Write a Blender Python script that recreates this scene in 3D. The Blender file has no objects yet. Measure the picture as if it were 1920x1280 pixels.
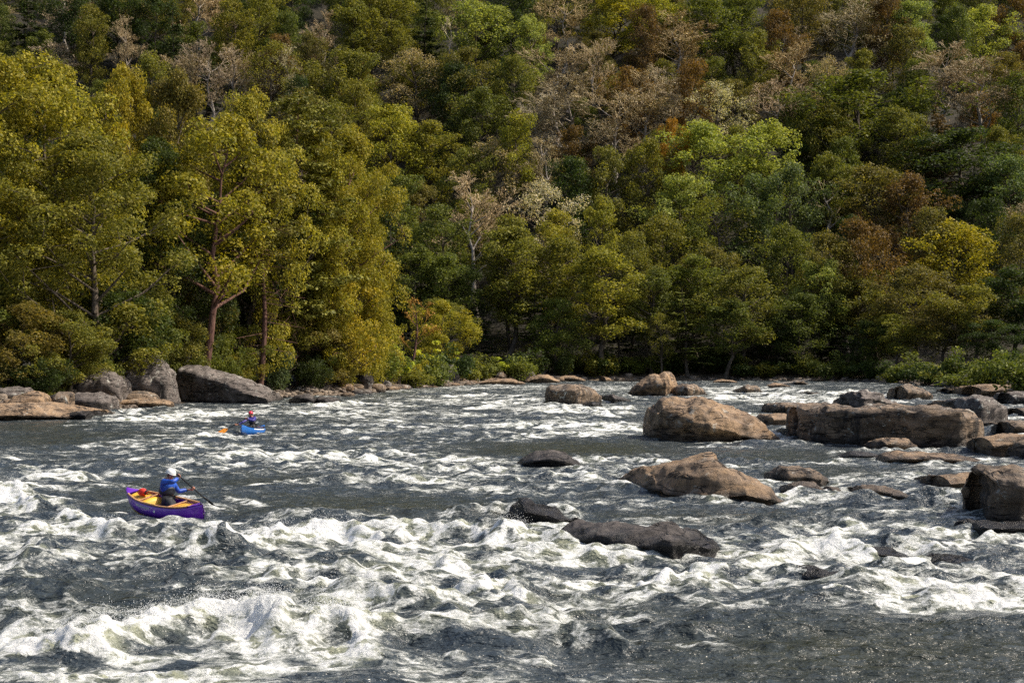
import bpy, math, random
import numpy as np
from mathutils import Vector, Matrix

C = bpy.context.scene.collection
sc = bpy.context.scene
F, CZ, TH = 2666.67, 3.8, math.atan(28 / 2666.67)      # focal length in photo pixels, eye height, pitch
rnd = random.Random(7)

# ------------------------------------------------------------------ helpers
def ray(px, py):
    x = (px - 960) / F; z = (640 - py) / F
    return x, math.cos(TH) - z * math.sin(TH), math.sin(TH) + z * math.cos(TH)

def P(px, py, D):
    x, y, z = ray(px, py)
    return Vector((x / y * D, D, CZ + z / y * D))

def W(px, py, z0=0.0):
    x, y, z = ray(px, py)
    t = (z0 - CZ) / z
    return Vector((x * t, y * t, z0))

def proj(X, Y, Z):
    a = Y * math.cos(TH) + (Z - CZ) * math.sin(TH)
    b = -Y * math.sin(TH) + (Z - CZ) * math.cos(TH)
    return 960 + F * X / a, 640 - F * b / a

def tag(o, label=None, cat=None, group=None, kind=None):
    if label: o['label'] = label
    if cat: o['category'] = cat
    if group: o['group'] = group
    if kind: o['kind'] = kind
    return o

def empty(name, loc, rz=0.0):
    o = bpy.data.objects.new(name, None); C.objects.link(o)
    o.location = loc; o.rotation_euler = (0, 0, rz); o.empty_display_size = .2
    return o

def link(name, me, mat=None, parent=None, loc=None):
    o = bpy.data.objects.new(name, me); C.objects.link(o)
    if mat is not None and len(me.materials) == 0: me.materials.append(mat)
    if parent is not None: o.parent = parent
    if loc is not None: o.location = loc
    return o

def mesh_np(name, V, Fc, smooth=True, attrs=None, mat_idx=None):
    """V (n,3) array; Fc (m,k) index array, all faces the same size (or a list of such arrays)"""
    me = bpy.data.meshes.new(name)
    Fs = Fc if isinstance(Fc, list) else [Fc]
    Fs = [np.asarray(f, np.int32) for f in Fs if len(f)]
    V = np.asarray(V, np.float32)
    nl = sum(f.size for f in Fs); nf = sum(len(f) for f in Fs)
    me.vertices.add(len(V)); me.vertices.foreach_set('co', V.ravel())
    me.loops.add(nl); me.loops.foreach_set('vertex_index', np.concatenate([f.ravel() for f in Fs]))
    tot = np.concatenate([np.full(len(f), f.shape[1], np.int32) for f in Fs])
    st = np.zeros(nf, np.int32); st[1:] = np.cumsum(tot)[:-1]
    me.polygons.add(nf); me.polygons.foreach_set('loop_start', st)
    me.polygons.foreach_set('loop_total', tot)
    if smooth: me.polygons.foreach_set('use_smooth', np.ones(nf, bool))
    if mat_idx is not None: me.polygons.foreach_set('material_index', np.asarray(mat_idx, np.int32))
    for k, a in (attrs or {}).items():
        at = me.attributes.new(k, 'FLOAT', 'POINT'); at.data.foreach_set('value', np.asarray(a, np.float32))
    me.update(); me.validate()
    return me

def grid_faces(nr, nc, wrap=False):
    r = np.arange(nr - 1)[:, None]; c = np.arange(nc if wrap else nc - 1)[None, :]
    c2 = (c + 1) % nc
    return np.stack([r * nc + c + 0 * r, r * nc + c2, (r + 1) * nc + c2, (r + 1) * nc + c], -1).reshape(-1, 4)

# ---- vectorised gradient noise
def _h(ix, iy, iz=0, s=0):
    h = (ix * 374761393 + iy * 668265263 + iz * 1274126177 + s * 974711) & 0xffffffff
    h = ((h ^ (h >> 13)) * 1103515245) & 0xffffffff
    h = (h ^ (h >> 16)) * 2246822519 & 0xffffffff
    return (h ^ (h >> 15)) & 0xffffff

def n2(x, y, s=0):
    x = np.asarray(x, np.float64); y = np.asarray(y, np.float64)
    ix = np.floor(x).astype(np.int64); iy = np.floor(y).astype(np.int64)
    fx = x - ix; fy = y - iy
    u = fx * fx * fx * (fx * (fx * 6 - 15) + 10); v = fy * fy * fy * (fy * (fy * 6 - 15) + 10)
    def g(a, b):
        t = _h(ix + a, iy + b, 0, s) * (2 * math.pi / 16777216.0)
        return np.cos(t) * (fx - a) + np.sin(t) * (fy - b)
    n0 = g(0, 0); n1 = g(1, 0); m0 = g(0, 1); m1 = g(1, 1)
    a = n0 + u * (n1 - n0); b = m0 + u * (m1 - m0)
    return (a + v * (b - a)) * 1.5

def n3(p, s=0):
    ip = np.floor(p).astype(np.int64); f = p - ip
    w = f * f * (3 - 2 * f)
    out = 0
    for a in (0, 1):
        for b in (0, 1):
            for c in (0, 1):
                h = _h(ip[:, 0] + a, ip[:, 1] + b, ip[:, 2] + c, s) / 8388608.0 - 1
                out = out + h * (w[:, 0] if a else 1 - w[:, 0]) * (w[:, 1] if b else 1 - w[:, 1]) * (w[:, 2] if c else 1 - w[:, 2])
    return out

def fb3(p, o=4, s=0):
    t = 0; a = 1
    for i in range(o): t = t + a * n3(p * 2 ** i + 7.3 * i, s + i); a *= .5
    return t

def sst(a, b, x):
    t = np.clip((x - a) / (b - a), 0, 1); return t * t * (3 - 2 * t)

# ------------------------------------------------------------------ materials
class NT:
    def __init__(s, name):
        s.m = bpy.data.materials.new(name); s.m.use_nodes = True; s.t = s.m.node_tree; s.t.nodes.clear()
        s.out = s.t.nodes.new('ShaderNodeOutputMaterial')
    def n(s, typ, ins=None, **kw):
        nd = s.t.nodes.new('ShaderNode' + typ)
        for k, v in kw.items(): setattr(nd, k, v)
        for k, v in (ins or {}).items(): s.put(nd.inputs[k], v)
        return nd
    def put(s, sock, v):
        if isinstance(v, bpy.types.NodeSocket): s.t.links.new(v, sock)
        else: sock.default_value = v
    def math(s, op, a, b=0.0, c=None, clamp=False):
        nd = s.t.nodes.new('ShaderNodeMath'); nd.operation = op; nd.use_clamp = clamp
        s.put(nd.inputs[0], a); s.put(nd.inputs[1], b)
        if c is not None: s.put(nd.inputs[2], c)
        return nd.outputs[0]
    def ss(s, v, a, b, lo=0.0, hi=1.0):
        nd = s.n('MapRange', {0: v, 1: a, 2: b, 3: lo, 4: hi}, interpolation_type='SMOOTHSTEP'); return nd.outputs[0]
    def mix(s, f, a, b, bt='MIX'):
        nd = s.n('Mix', data_type='RGBA', blend_type=bt)
        s.put(nd.inputs[0], f)
        for i, v in ((6, a), (7, b)):
            s.put(nd.inputs[i], v if isinstance(v, bpy.types.NodeSocket) else (*v[:3], 1))
        return nd.outputs[2]
    def attr(s, name, typ='GEOMETRY'): return s.n('Attribute', attribute_name=name, attribute_type=typ)
    def noise(s, vec, scale, detail=4, rough=.5, typ='FBM', dist=0.0):
        return s.n('TexNoise', {'Vector': vec, 'Scale': scale, 'Detail': detail, 'Roughness': rough, 'Distortion': dist}, noise_type=typ).outputs[0]
    def end(s, sh): s.t.links.new(sh, s.out.inputs[0]); return s.m

def simple(name, col, rough=.5, var=.12, scale=8, metal=0, bump=.0, coat=0):
    b = NT(name); tc = b.n('TexCoord').outputs['Object']
    n = b.noise(tc, scale, 5, .6)
    c = b.mix(b.ss(n, .3, .7), [x * (1 - var) for x in col], [min(1, x * (1 + var)) for x in col])
    p = b.n('BsdfPrincipled', {'Base Color': c, 'Roughness': rough, 'Metallic': metal, 'Coat Weight': coat})
    if bump:
        b.put(p.inputs['Normal'], b.n('Bump', {'Height': n, 'Strength': bump, 'Distance': .02}).outputs[0])
    return b.end(p.outputs[0])

def foliage(name, trans=.36, yellow=.36):
    b = NT(name)
    oc = b.n('ObjectInfo').outputs['Color']
    lr = b.attr('leafrand').outputs['Fac']; cl = b.attr('clump').outputs['Fac']
    dark = b.mix(1.0, oc, (.5, .58, .55), 'MULTIPLY'); lite = b.mix(1.0, oc, (1.55, 1.45, 1.2), 'MULTIPLY')
    c = b.mix(lr, dark, lite)
    yel = b.mix(1.0, c, (1.38, 1.12, .5), 'MULTIPLY')
    c = b.mix(b.math('MULTIPLY', b.math('POWER', cl, 2.2), yellow), c, yel)
    d = b.n('BsdfPrincipled', {'Base Color': c, 'Roughness': .6, 'Specular IOR Level': .2})
    tcol = b.mix(1.0, c, (1.5, 1.5, .7), 'MULTIPLY')
    t = b.n('BsdfTranslucent', {'Color': tcol})
    mx = b.n('MixShader', {0: trans, 1: d.outputs[0], 2: t.outputs[0]})
    return b.end(mx.outputs[0])

def bark(name, c1, c2):
    b = NT(name); tc = b.n('TexCoord').outputs['Object']
    mp = b.n('Mapping', {'Vector': tc, 'Scale': (3, 3, .6)}).outputs[0]
    n = b.noise(mp, 3.0, 6, .7)
    c = b.mix(b.ss(n, .35, .65), c1, c2)
    p = b.n('BsdfPrincipled', {'Base Color': c, 'Roughness': .9, 'Specular IOR Level': .1})
    b.put(p.inputs['Normal'], b.n('Bump', {'Height': n, 'Strength': .6, 'Distance': .05}).outputs[0])
    return b.end(p.outputs[0])

def rockmat(name, ca, cb, lichen=.5, wet=.25, stain=.5, gloss=.75):
    b = NT(name)
    geo = b.n('NewGeometry'); pos = geo.outputs['Position']; nor = geo.outputs['Normal']
    mp = b.n('Mapping', {'Vector': pos, 'Rotation': (.05, .22, .1), 'Scale': (.35, .5, 2.2)}).outputs[0]
    big = b.noise(pos, .7, 5, .6); strata = b.noise(mp, 1.6, 7, .65, dist=.6); fine = b.noise(pos, 9, 8, .75)
    med = b.noise(pos, 2.6, 6, .65)
    c = b.mix(b.ss(big, .35, .65), ca, cb)
    c = b.mix(b.ss(strata, .5, .75, 0, .5), c, [x * .45 for x in ca])
    c = b.mix(b.ss(fine, .35, .75, 0, .55), c, [x * .5 for x in cb])
    st = b.noise(b.n('Mapping', {'Vector': pos, 'Scale': (1.1, 1.1, .25)}).outputs[0], 1.1, 6, .7, dist=.8)
    c = b.mix(b.ss(st, .47, .6, 0, stain), c, (.02, .018, .018))
    up = b.n('SeparateXYZ', {0: nor}).outputs[2]
    # grey weathering on faces that look up
    c = b.mix(b.math('MULTIPLY', b.ss(up, .3, .9, 0, .5), b.ss(med, .35, .65)), c, [.5 * x + .5 * y for x, y in zip(ca, (.26, .23, .21))])
    li = b.math('MULTIPLY', b.ss(b.noise(pos, 2.3, 8, .75, dist=.4), .56, .62), b.ss(b.noise(pos, .55, 2, .5), .44, .58))
    z = b.n('SeparateXYZ', {0: pos}).outputs[2]
    zz = b.math('ADD', z, b.math('MULTIPLY', b.math('SUBTRACT', med, .5), .6))
    dry = b.ss(zz, .05, .35)
    li = b.math('MULTIPLY', b.math('MULTIPLY', li, lichen), dry)
    c = b.mix(li, c, (.5, .5, .45))
    wetf = b.math('MULTIPLY', b.math('SUBTRACT', 1.0, b.ss(zz, wet * .4, wet * 1.3)), .85)
    c = b.mix(wetf, c, b.mix(1.0, c, (.22, .23, .26), 'MULTIPLY'))
    ro = b.math('SUBTRACT', gloss, b.math('MULTIPLY', wetf, gloss - .3))
    crack = b.noise(mp, 2.4, 4, .5, 'RIDGED_MULTIFRACTAL', .3)
    h = b.math('ADD', b.math('MULTIPLY', strata, 1.1), b.math('ADD', b.math('MULTIPLY', fine, .45), b.math('MULTIPLY', med, .6)))
    crk = b.math('SUBTRACT', 1.0, b.ss(b.math('ABSOLUTE', b.math('SUBTRACT', b.noise(mp, .9, 5, .55, dist=.7), .5)), .0, .022))
    crk = b.math('MULTIPLY', crk, b.ss(big, .4, .55))
    c = b.mix(b.math('MULTIPLY', crk, .8), c, (.02, .016, .013))
    p = b.n('BsdfPrincipled', {'Base Color': c, 'Roughness': ro, 'Specular IOR Level': .35})
    b.put(p.inputs['Normal'], b.n('Bump', {'Height': b.math('ADD', h, b.math('MULTIPLY', crk, -1.3)), 'Strength': 1.0, 'Distance': .2}).outputs[0])
    return b.end(p.outputs[0])

M = {}
M['leaf'] = foliage('leaf')
M['leaf_plain'] = foliage('leaf_plain', .3, .2)
M['needle'] = foliage('needle', .15, .25)
M['twig'] = foliage('twig', .1, .3)
M['bark'] = bark('bark', (.05, .038, .028), (.17, .14, .11))
M['bark_pale'] = bark('bark_pale', (.22, .19, .16), (.45, .4, .35))
M['bark_red'] = bark('bark_red', (.07, .035, .03), (.19, .11, .085))
M['tan'] = rockmat('rock_tan', (.40, .265, .15), (.26, .17, .1), .5, .32, .6)
M['brown'] = rockmat('rock_brown', (.17, .125, .085), (.30, .21, .135), 1.0, .35, .85)
M['grey'] = rockmat('rock_grey', (.2, .17, .15), (.12, .1, .09), .9, .25, .5)
M['dark'] = rockmat('rock_dark', (.1, .082, .072), (.055, .048, .045), .2, .5, .6)
M['wetrock'] = rockmat('rock_wet', (.055, .048, .045), (.03, .028, .03), 0, .9, .5, .4)
# ------------------------------------------------------------------ terrain
SH = [(-2200, 40), (-1200, 52), (-600, 66), (-150, 78), (0, 86), (130, 92), (210, 98), (320, 112), (420, 120), (540, 130), (640, 134), (700, 146), (780, 168), (880, 186), (980, 203), (1090, 216),
      (1300, 219), (1500, 215), (1640, 208), (1740, 180), (1820, 150), (1920, 118), (2200, 95), (3000, 70), (4200, 52), (6500, 38)]
_su = np.array([(p - 960) / F for p, d in SH]); _sd = np.array([d for p, d in SH], float)

def inland(X, Y):
    X = np.asarray(X, float); Y = np.asarray(Y, float)
    u = X / np.maximum(Y, 3.0)
    ds = np.interp(u, _su, _sd)
    ds = ds + 1.5 * n2(u * 60, u * 0 + 3.1, 5) * (ds / 100)
    d = (Y - ds) * np.where(u < .06, .62, .9)
    return np.maximum(d, np.maximum(np.abs(X) - 120 - Y * .5, -Y - 10))

def terr(X, Y):
    X = np.asarray(X, float); Y = np.asarray(Y, float)
    d = inland(X, Y)
    z = -1.6 + 1.6 * sst(-5, 0, d) + 1.7 * sst(-.5, 11, d) + .5 * sst(10, 30, d)
    z = z + .35 * n2(X / 3.1, Y / 3.7, 2) * sst(0, 3, d) + .12 * n2(X / .9, Y / .9, 3) * sst(-3, 2, d)
    h = Y - 230 - 4 * n2(X / 35, Y / 50, 9)
    hill = (np.logaddexp(0, h / 5) * 5 - np.logaddexp(0, (h - 205) / 8) * 8) * .74
    hill = hill * (1 + .10 * n2(X / 60, Y / 80, 11)) + 1.6 * n2(X / 14, Y / 14, 12) * sst(5, 30, h)
    return z + hill

def tz(x, y): return float(terr(np.array([x]), np.array([y]))[0])

xs = np.concatenate([np.linspace(-520, -90, 50), np.linspace(-88, 110, 230), np.linspace(113, 520, 50)])
ys = np.concatenate([np.linspace(-120, 60, 30), np.linspace(62, 240, 260), np.linspace(242, 620, 120)])
GX, GY = np.meshgrid(xs, ys)
me = mesh_np('ground', np.stack([GX, GY, terr(GX.ravel(), GY.ravel()).reshape(GX.shape)], -1).reshape(-1, 3), grid_faces(len(ys), len(xs)))
b = NT('ground'); pos = b.n('NewGeometry').outputs['Position']
n_ = b.noise(pos, .5, 8, .7); nf = b.noise(pos, 3.5, 8, .75)
z = b.n('SeparateXYZ', {0: pos}).outputs[2]
sand = b.mix(b.ss(nf, .35, .65), (.13, .1, .07), (.26, .19, .125))
soil = b.mix(b.ss(n_, .35, .65), (.010, .010, .005), (.028, .022, .012))
zz = b.math('ADD', z, b.math('MULTIPLY', n_, 1.2))
c = b.mix(b.ss(zz, 1.2, 2.0), sand, soil)
c = b.mix(b.math('SUBTRACT', 1.0, b.ss(z, .0, .25)), c, (.035, .03, .022))
p = b.n('BsdfPrincipled', {'Base Color': c, 'Roughness': .9})
b.put(p.inputs['Normal'], b.n('Bump', {'Height': nf, 'Strength': .8, 'Distance': .15}).outputs[0])
tag(link('ground', me, b.end(p.outputs[0])), kind='structure')

# ------------------------------------------------------------------ rocks
rock_feet = []      # (centre x, front y, half width, depth) for foam at their feet
def rock(label, base, top, depth, mat='brown', lip=None, seed=0, rough=1.0, name='boulder', group=None, over=.05, D=None, ends=3.0):
    s_ = np.random.RandomState(seed + 11)
    x0, x1 = base[0][0], base[-1][0]
    n = int(np.clip((x1 - x0) / 1.6, 22, 150)); m = int(np.clip(n * .6, 20, 72))
    u = (1 - np.cos(np.linspace(0, math.pi, n))) / 2
    u = .6 * u + .4 * np.linspace(0, 1, n)
    px = x0 + (x1 - x0) * u
    by = np.interp(px, [p[0] for p in base], [p[1] for p in base])
    ty = np.interp(px, [p[0] for p in top], [p[1] for p in top])
    yf = CZ * F / (by - 668.0)
    if D is not None: yf = yf * 0 + D
    e = np.sqrt(np.clip(1 - np.abs(2 * u - 1) ** ends, 0, 1)) * .93 + .07
    dep = depth * e
    y0 = yf + depth * .42 * (1 - e)
    X = (px - 960) / F * y0
    def zat(py, y): return CZ - (py - 668.0) / F * y
    zt = np.maximum(zat(ty, y0 + dep * .42), -.12)
    if lip is not None:
        ly = np.interp(px, [p[0] for p in lip], [p[1] for p in lip]); zl = np.clip(zat(ly, y0 + dep * .05), .02, None)
        zl = np.minimum(zl, zt * .97)
    else: zl = zt * .62
    k = [(.06 + over, -.9 + 0 * zt), (.04 + over, zl * .05 - .12), (.03 + over * .6, zl * .45), (.0 + 0 * u, zl), (.18, zl + (zt - zl) * .72), (.42, zt), (.7, zt * .97), (.93, zt * .7), (1.0, zt * .2 - .2), (.95, -.9 + 0 * zt)]
    K = np.stack([np.stack([y0 + dep * kk[0], kk[1]], -1) for kk in k], 1)          # n,k,2
    nk = K.shape[1]; t = np.linspace(0, nk - 1, m, endpoint=True); i = np.clip(t.astype(int), 0, nk - 2); f = (t - i)[None, :, None]
    g = lambda j: K[:, np.clip(i + j, 0, nk - 1)]
    p0, p1, p2, p3 = g(-1), g(0), g(1), g(2)
    Q = .5 * ((2 * p1) + (-p0 + p2) * f + (2 * p0 - 5 * p1 + 4 * p2 - p3) * f ** 2 + (-p0 + 3 * p1 - 3 * p2 + p3) * f ** 3)
    V = np.stack([np.repeat(X[:, None], m, 1), Q[..., 0], Q[..., 1]], -1)           # n,m,3
    du = np.gradient(V, axis=0); dv = np.gradient(V, axis=1)
    N = np.cross(du, dv); N /= (np.linalg.norm(N, axis=-1, keepdims=True) + 1e-9)
    pv = V.reshape(-1, 3); size = max(.3, min(x1 - x0, 400) / F * float(yf.mean()))
    zz = np.stack([pv[:, 0] * .8 + pv[:, 2] * .5, pv[:, 1] * .8, pv[:, 2] * 3.2 - pv[:, 0] * .7], -1)
    hgt = float(max(.15, zt.max()))
    dsp = .085 * hgt * fb3(pv * (1.6 / hgt ** .5) + seed * 3.7, 3, seed) + .035 * min(size, 2) * (np.abs(fb3(zz * .9 + seed, 3, seed + 5)) * -1.2 + .4)
    lz = pv[:, 2] * 2.6 + .5 * pv[:, 0] * .25 + .8 * fb3(pv * .7 + seed, 2, seed + 3); dsp += .045 * min(hgt, 1.5) * (np.abs((lz % 1) - .5) * 2 - .5) * sst(-.1, .5, fb3(pv * .8 + 9 * seed, 2, seed + 4))
    dsp += .018 * fb3(pv * 5.0, 3, seed + 9)
    fade = np.repeat((sst(0, .08, u) * sst(0, .08, 1 - u))[:, None], m, 1).ravel()
    pv = pv + N.reshape(-1, 3) * (dsp * rough * (.25 + .75 * fade))[:, None]
    cx = float((X[0] + X[-1]) / 2); cy = float(y0.mean() + depth * .4)
    org = Vector((cx, cy, 0))
    caps = [np.array([[a, a + 1, c_] for a, c_ in zip(range(m - 1), [len(pv)] * (m - 1))]), np.array([[(n - 1) * m + a + 1, (n - 1) * m + a, len(pv) + 1] for a in range(m - 1)])]
    pv2 = np.vstack([pv, pv[:m].mean(0), pv[-m:].mean(0)])
    faces = grid_faces(n, m)
    bot = np.stack([np.arange(n - 1) * m, (np.arange(n - 1) + 1) * m, (np.arange(n - 1) + 1) * m + m - 1, np.arange(n - 1) * m + m - 1], -1)
    me = mesh_np(name, pv2 - np.array(org), [np.vstack([faces, bot]), np.vstack(caps)])
    import bmesh
    bm = bmesh.new(); bm.from_mesh(me); bmesh.ops.recalc_face_normals(bm, faces=bm.faces); bm.to_mesh(me); bm.free()
    o = link(name, me, M[mat], loc=org)
    tag(o, label, 'boulder' if name == 'boulder' else 'rock', group or 'boulders in the river')
    rock_feet.append((cx, float(yf.mean()), abs(X[-1] - X[0]) / 2, depth, float(zt.max())))
    return o

R_ = rock
R_('big tan boulder with dark cracked underside, between the block boulder and the long slab', [(1208, 822), (1230, 826), (1330, 829), (1420, 829), (1466, 827)],
   [(1208, 800), (1211, 782), (1222, 765), (1245, 752), (1275, 747), (1320, 746), (1345, 753), (1385, 768), (1420, 776), (1440, 790), (1452, 808), (1466, 826)], 4.6, 'tan',
   [(1208, 800), (1222, 775), (1262, 778), (1310, 790), (1360, 805), (1410, 818), (1466, 827)], 1, 1.15, over=.09)
R_('longest brown slab boulder with white lichen patches and dark stained top', [(1484, 812), (1500, 828), (1560, 833), (1700, 838), (1800, 840), (1838, 838), (1846, 830)],
   [(1484, 785), (1488, 768), (1505, 762), (1600, 759), (1700, 762), (1800, 764), (1832, 768), (1842, 785), (1846, 812)], 4.2, 'brown',
   [(1484, 790), (1500, 776), (1600, 776), (1700, 772), (1800, 776), (1846, 790)], 2, 1.1, over=.05, ends=6)
R_('broad low tan boulder with pinkish crest, nearest large dry rock in midstream', [(1153, 912), (1180, 917), (1225, 932), (1290, 940), (1400, 947), (1450, 949), (1476, 945)],
   [(1153, 907), (1165, 898), (1200, 884), (1260, 872), (1300, 864), (1330, 856), (1350, 856), (1368, 868), (1400, 882), (1430, 895), (1455, 915), (1476, 940)], 3.4, 'tan',
   [(1153, 909), (1180, 910), (1240, 918), (1290, 932), (1350, 930), (1400, 925), (1476, 944)], 3, .9)
R_('streaked dark tan boulder just right of the broad low tan boulder', [(1436, 905), (1480, 914), (1540, 914), (1564, 910)], [(1436, 900), (1445, 885), (1475, 877), (1510, 876), (1545, 885), (1564, 903)], 1.8, 'brown', None, 4)
R_('rounded brown rock in front of the streaked dark tan boulder', [(1458, 920), (1490, 928), (1548, 927)], [(1458, 918), (1480, 909), (1512, 903), (1535, 905), (1548, 918)], 1.1, 'brown', None, 5)
R_('small pale brown rock beside the rounded brown rock', [(1542, 925), (1560, 929), (1586, 927)], [(1542, 918), (1560, 911), (1578, 915), (1586, 925)], .8, 'brown', None, 6)
R_('brown wedge rock sloping down to the right, alone in white water', [(1592, 930), (1620, 936), (1700, 942), (1736, 939)], [(1592, 926), (1605, 913), (1625, 907), (1650, 909), (1700, 922), (1736, 937)], 1.7, 'brown', None, 7)
R_('tall round brown boulder with dark undercut foot at the right edge', [(1834, 962), (1860, 984), (1920, 988), (2000, 985)], [(1833, 945), (1832, 912), (1838, 897), (1850, 887), (1872, 880), (1920, 878), (1960, 884), (1985, 900), (2000, 940)], 2.6, 'brown',
   [(1832, 925), (1850, 912), (1900, 908), (2000, 930)], 8, 1.3, over=.10, ends=2.1)
R_('flat tan rock partly awash left of the tall round boulder', [(1725, 905), (1780, 922), (1842, 925)], [(1725, 903), (1760, 895), (1800, 889), (1842, 888)], 1.9, 'tan', None, 9)
R_('long flat tan rock low in the water below the longest slab', [(1648, 868), (1700, 871), (1800, 872), (1862, 869)], [(1648, 866), (1670, 854), (1705, 848), (1770, 850), (1830, 856), (1862, 867)], 3.0, 'tan', None, 10)
R_('pale tan oval rock against the foot of the longest slab', [(1624, 841), (1660, 845), (1719, 844)], [(1624, 836), (1645, 826), (1670, 822), (1705, 822), (1719, 834)], 1.6, 'tan', [(1624, 838), (1670, 832), (1719, 836)], 11)
R_('dark wet rock barely above water left of the long flat rock', [(1576, 857), (1620, 861), (1668, 859)], [(1576, 856), (1610, 847), (1640, 848), (1668, 858)], 1.8, 'dark', None, 12)
R_('smooth pale tan boulder at the right edge below the lichen boulder', [(1824, 848), (1860, 855), (1960, 855)], [(1824, 838), (1842, 824), (1880, 818), (1920, 813), (1960, 815)], 2.4, 'tan', None, 13)
R_('brown angular rock at right edge in front of smooth pale boulder', [(1892, 858), (1925, 862), (1960, 862)], [(1892, 855), (1908, 835), (1930, 827), (1960, 830)], 1.2, 'brown', None, 14)
R_('tall grey boulder streaked with white lichen behind the right end of longest slab', [(1790, 796), (1840, 800), (1889, 797)], [(1790, 757), (1820, 744), (1850, 741), (1875, 746), (1888, 760), (1889, 790)], 3.8, 'grey', [(1790, 775), (1840, 760), (1889, 765)], 15, ends=5)
R_('low grey brown boulder resting behind the middle of the longest slab', [(1735, 775), (1780, 780), (1830, 780)], [(1735, 766), (1760, 755), (1790, 750), (1830, 760)], 3.0, 'brown', None, 16)
R_('shaggy dark domed boulder behind the left half of the longest slab', [(1570, 764), (1620, 768), (1684, 766)], [(1570, 758), (1585, 743), (1610, 734), (1635, 732), (1660, 742), (1684, 762)], 4.0, 'grey', None, 17, 2.6)
R_('rounded pale topped boulder standing alone near the far right rapids', [(1671, 748), (1700, 752), (1749, 750)], [(1671, 736), (1690, 726), (1715, 721), (1740, 730), (1749, 742)], 4.0, 'brown', [(1671, 740), (1710, 734), (1749, 740)], 18, over=.1)
R_('flat dark slab behind the gap between big tan boulder and longest slab', [(1433, 774), (1470, 777), (1545, 777)], [(1433, 770), (1446, 757), (1480, 755), (1520, 757), (1545, 763)], 3.6, 'brown', [(1433, 770), (1480, 761), (1545, 768)], 19, ends=5)
R_('low tan slab right behind the tail of the big tan boulder', [(1418, 795), (1450, 799), (1500, 798)], [(1418, 784), (1440, 777), (1500, 776)], 3.2, 'tan', None, 20)
R_('small dark wet rock at the left foot of the longest slab', [(1455, 815), (1480, 820), (1506, 819)], [(1455, 812), (1470, 804), (1490, 806), (1506, 815)], 1.4, 'wetrock', None, 21)
R_('tan slab tucked between longest slab and pale boulder on the right', [(1846, 802), (1880, 806), (1900, 806)], [(1846, 796), (1870, 792), (1900, 795)], 2.2, 'tan', None, 22)
R_('pitted tan rock at the right edge above the smooth pale boulder', [(1872, 812), (1900, 818), (1960, 818)], [(1872, 808), (1885, 795), (1910, 788), (1960, 790)], 2.6, 'brown', None, 23)
# right shore
R_('broad tan ledge on the right shore below the green bush', [(1790, 738), (1840, 746), (1960, 748)], [(1790, 735), (1820, 726), (1870, 721), (1960, 722)], 6.0, 'tan', None, 24, group='rocks of the right shore')
R_('grey humped ledge on the right shore in front of the tan ledge', [(1872, 758), (1900, 764), (1970, 764)], [(1872, 752), (1890, 738), (1920, 733), (1970, 738)], 4.0, 'grey', None, 25, group='rocks of the right shore')
R_('small dark rock at the left tip of the right shore', [(1762, 736), (1780, 739), (1806, 738)], [(1762, 732), (1785, 727), (1806, 730)], 3.0, 'brown', None, 26, group='rocks of the right shore')
R_('brown stone below the humped ledge at the right edge', [(1888, 778), (1920, 783), (1970, 783)], [(1888, 774), (1915, 766), (1970, 766)], 3.0, 'brown', None, 27, group='rocks of the right shore')
for i, (x0, x1, yb, yt, mt, lab) in enumerate([(1752, 1790, 757, 750, 'tan', 'small flat tan rock right of the lone pale topped boulder'), (1800, 1846, 752, 746, 'brown', 'thin brown rock between tan ledge and lichen boulder'),
        (1900, 1960, 798, 789, 'tan', 'tan rock at the right edge above the pitted one'), (1866, 1900, 776, 769, 'brown', 'small brown rock beside the stone at right edge'), (1540, 1580, 786, 780, 'wetrock', 'sliver of dark rock behind the left half of the slab'),
        (1740, 1790, 884, 879, 'dark', 'low dark rock awash under the long flat tan rock'), (1500, 1545, 739, 734, 'brown', 'low brown rock in the far right rapids'), (1846, 1890, 900, 893, 'brown', 'brown rock just behind the tall round boulder'),
        (1310, 1350, 757, 751, 'dark', 'dark low rock behind the crest of the big tan boulder'), (1600, 1640, 737, 732, 'dark', 'dark low rock beyond the shaggy domed boulder')]):
    R_(lab, [(x0, yb - 1), ((x0 + x1) / 2, yb + 1), (x1, yb - 1)], [(x0, yb - 3), (x0 + (x1 - x0) * .35, yt), (x0 + (x1 - x0) * .7, yt + 1), (x1, yb - 3)], (x1 - x0) * .05, mt, None, 120 + i, name='rock', group='low rocks on the right side')
# centre
R_('squared block boulder with white speckled top in midstream', [(1022, 757), (1030, 760), (1080, 761), (1128, 757)], [(1022, 740), (1026, 727), (1035, 723), (1070, 721), (1105, 724), (1118, 729), (1121, 738), (1128, 742)], 5.5, 'brown',
   [(1022, 745), (1030, 733), (1070, 733), (1118, 738), (1128, 744)], 30, .8, over=.03, ends=7)
R_('low dark wet rock attached right of the squared block boulder', [(1126, 752), (1150, 756), (1186, 754)], [(1126, 742), (1150, 740), (1170, 745), (1186, 752)], 3.0, 'dark', None, 31)
R_('dark wet rock just breaking the surface before the squared block boulder', [(1084, 760), (1110, 764), (1132, 763)], [(1084, 759), (1110, 753), (1126, 754), (1132, 762)], 2.0, 'wetrock', None, 32)
R_('twin peaked tan boulder with white patch in the far rapids', [(1178, 741), (1200, 743), (1250, 744), (1273, 741)], [(1178, 739), (1195, 726), (1212, 712), (1222, 704), (1234, 703), (1242, 707), (1252, 699), (1260, 699), (1268, 706), (1273, 724)], 6.0, 'tan',
   [(1178, 740), (1200, 730), (1230, 722), (1250, 718), (1273, 730)], 33, .9)
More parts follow.
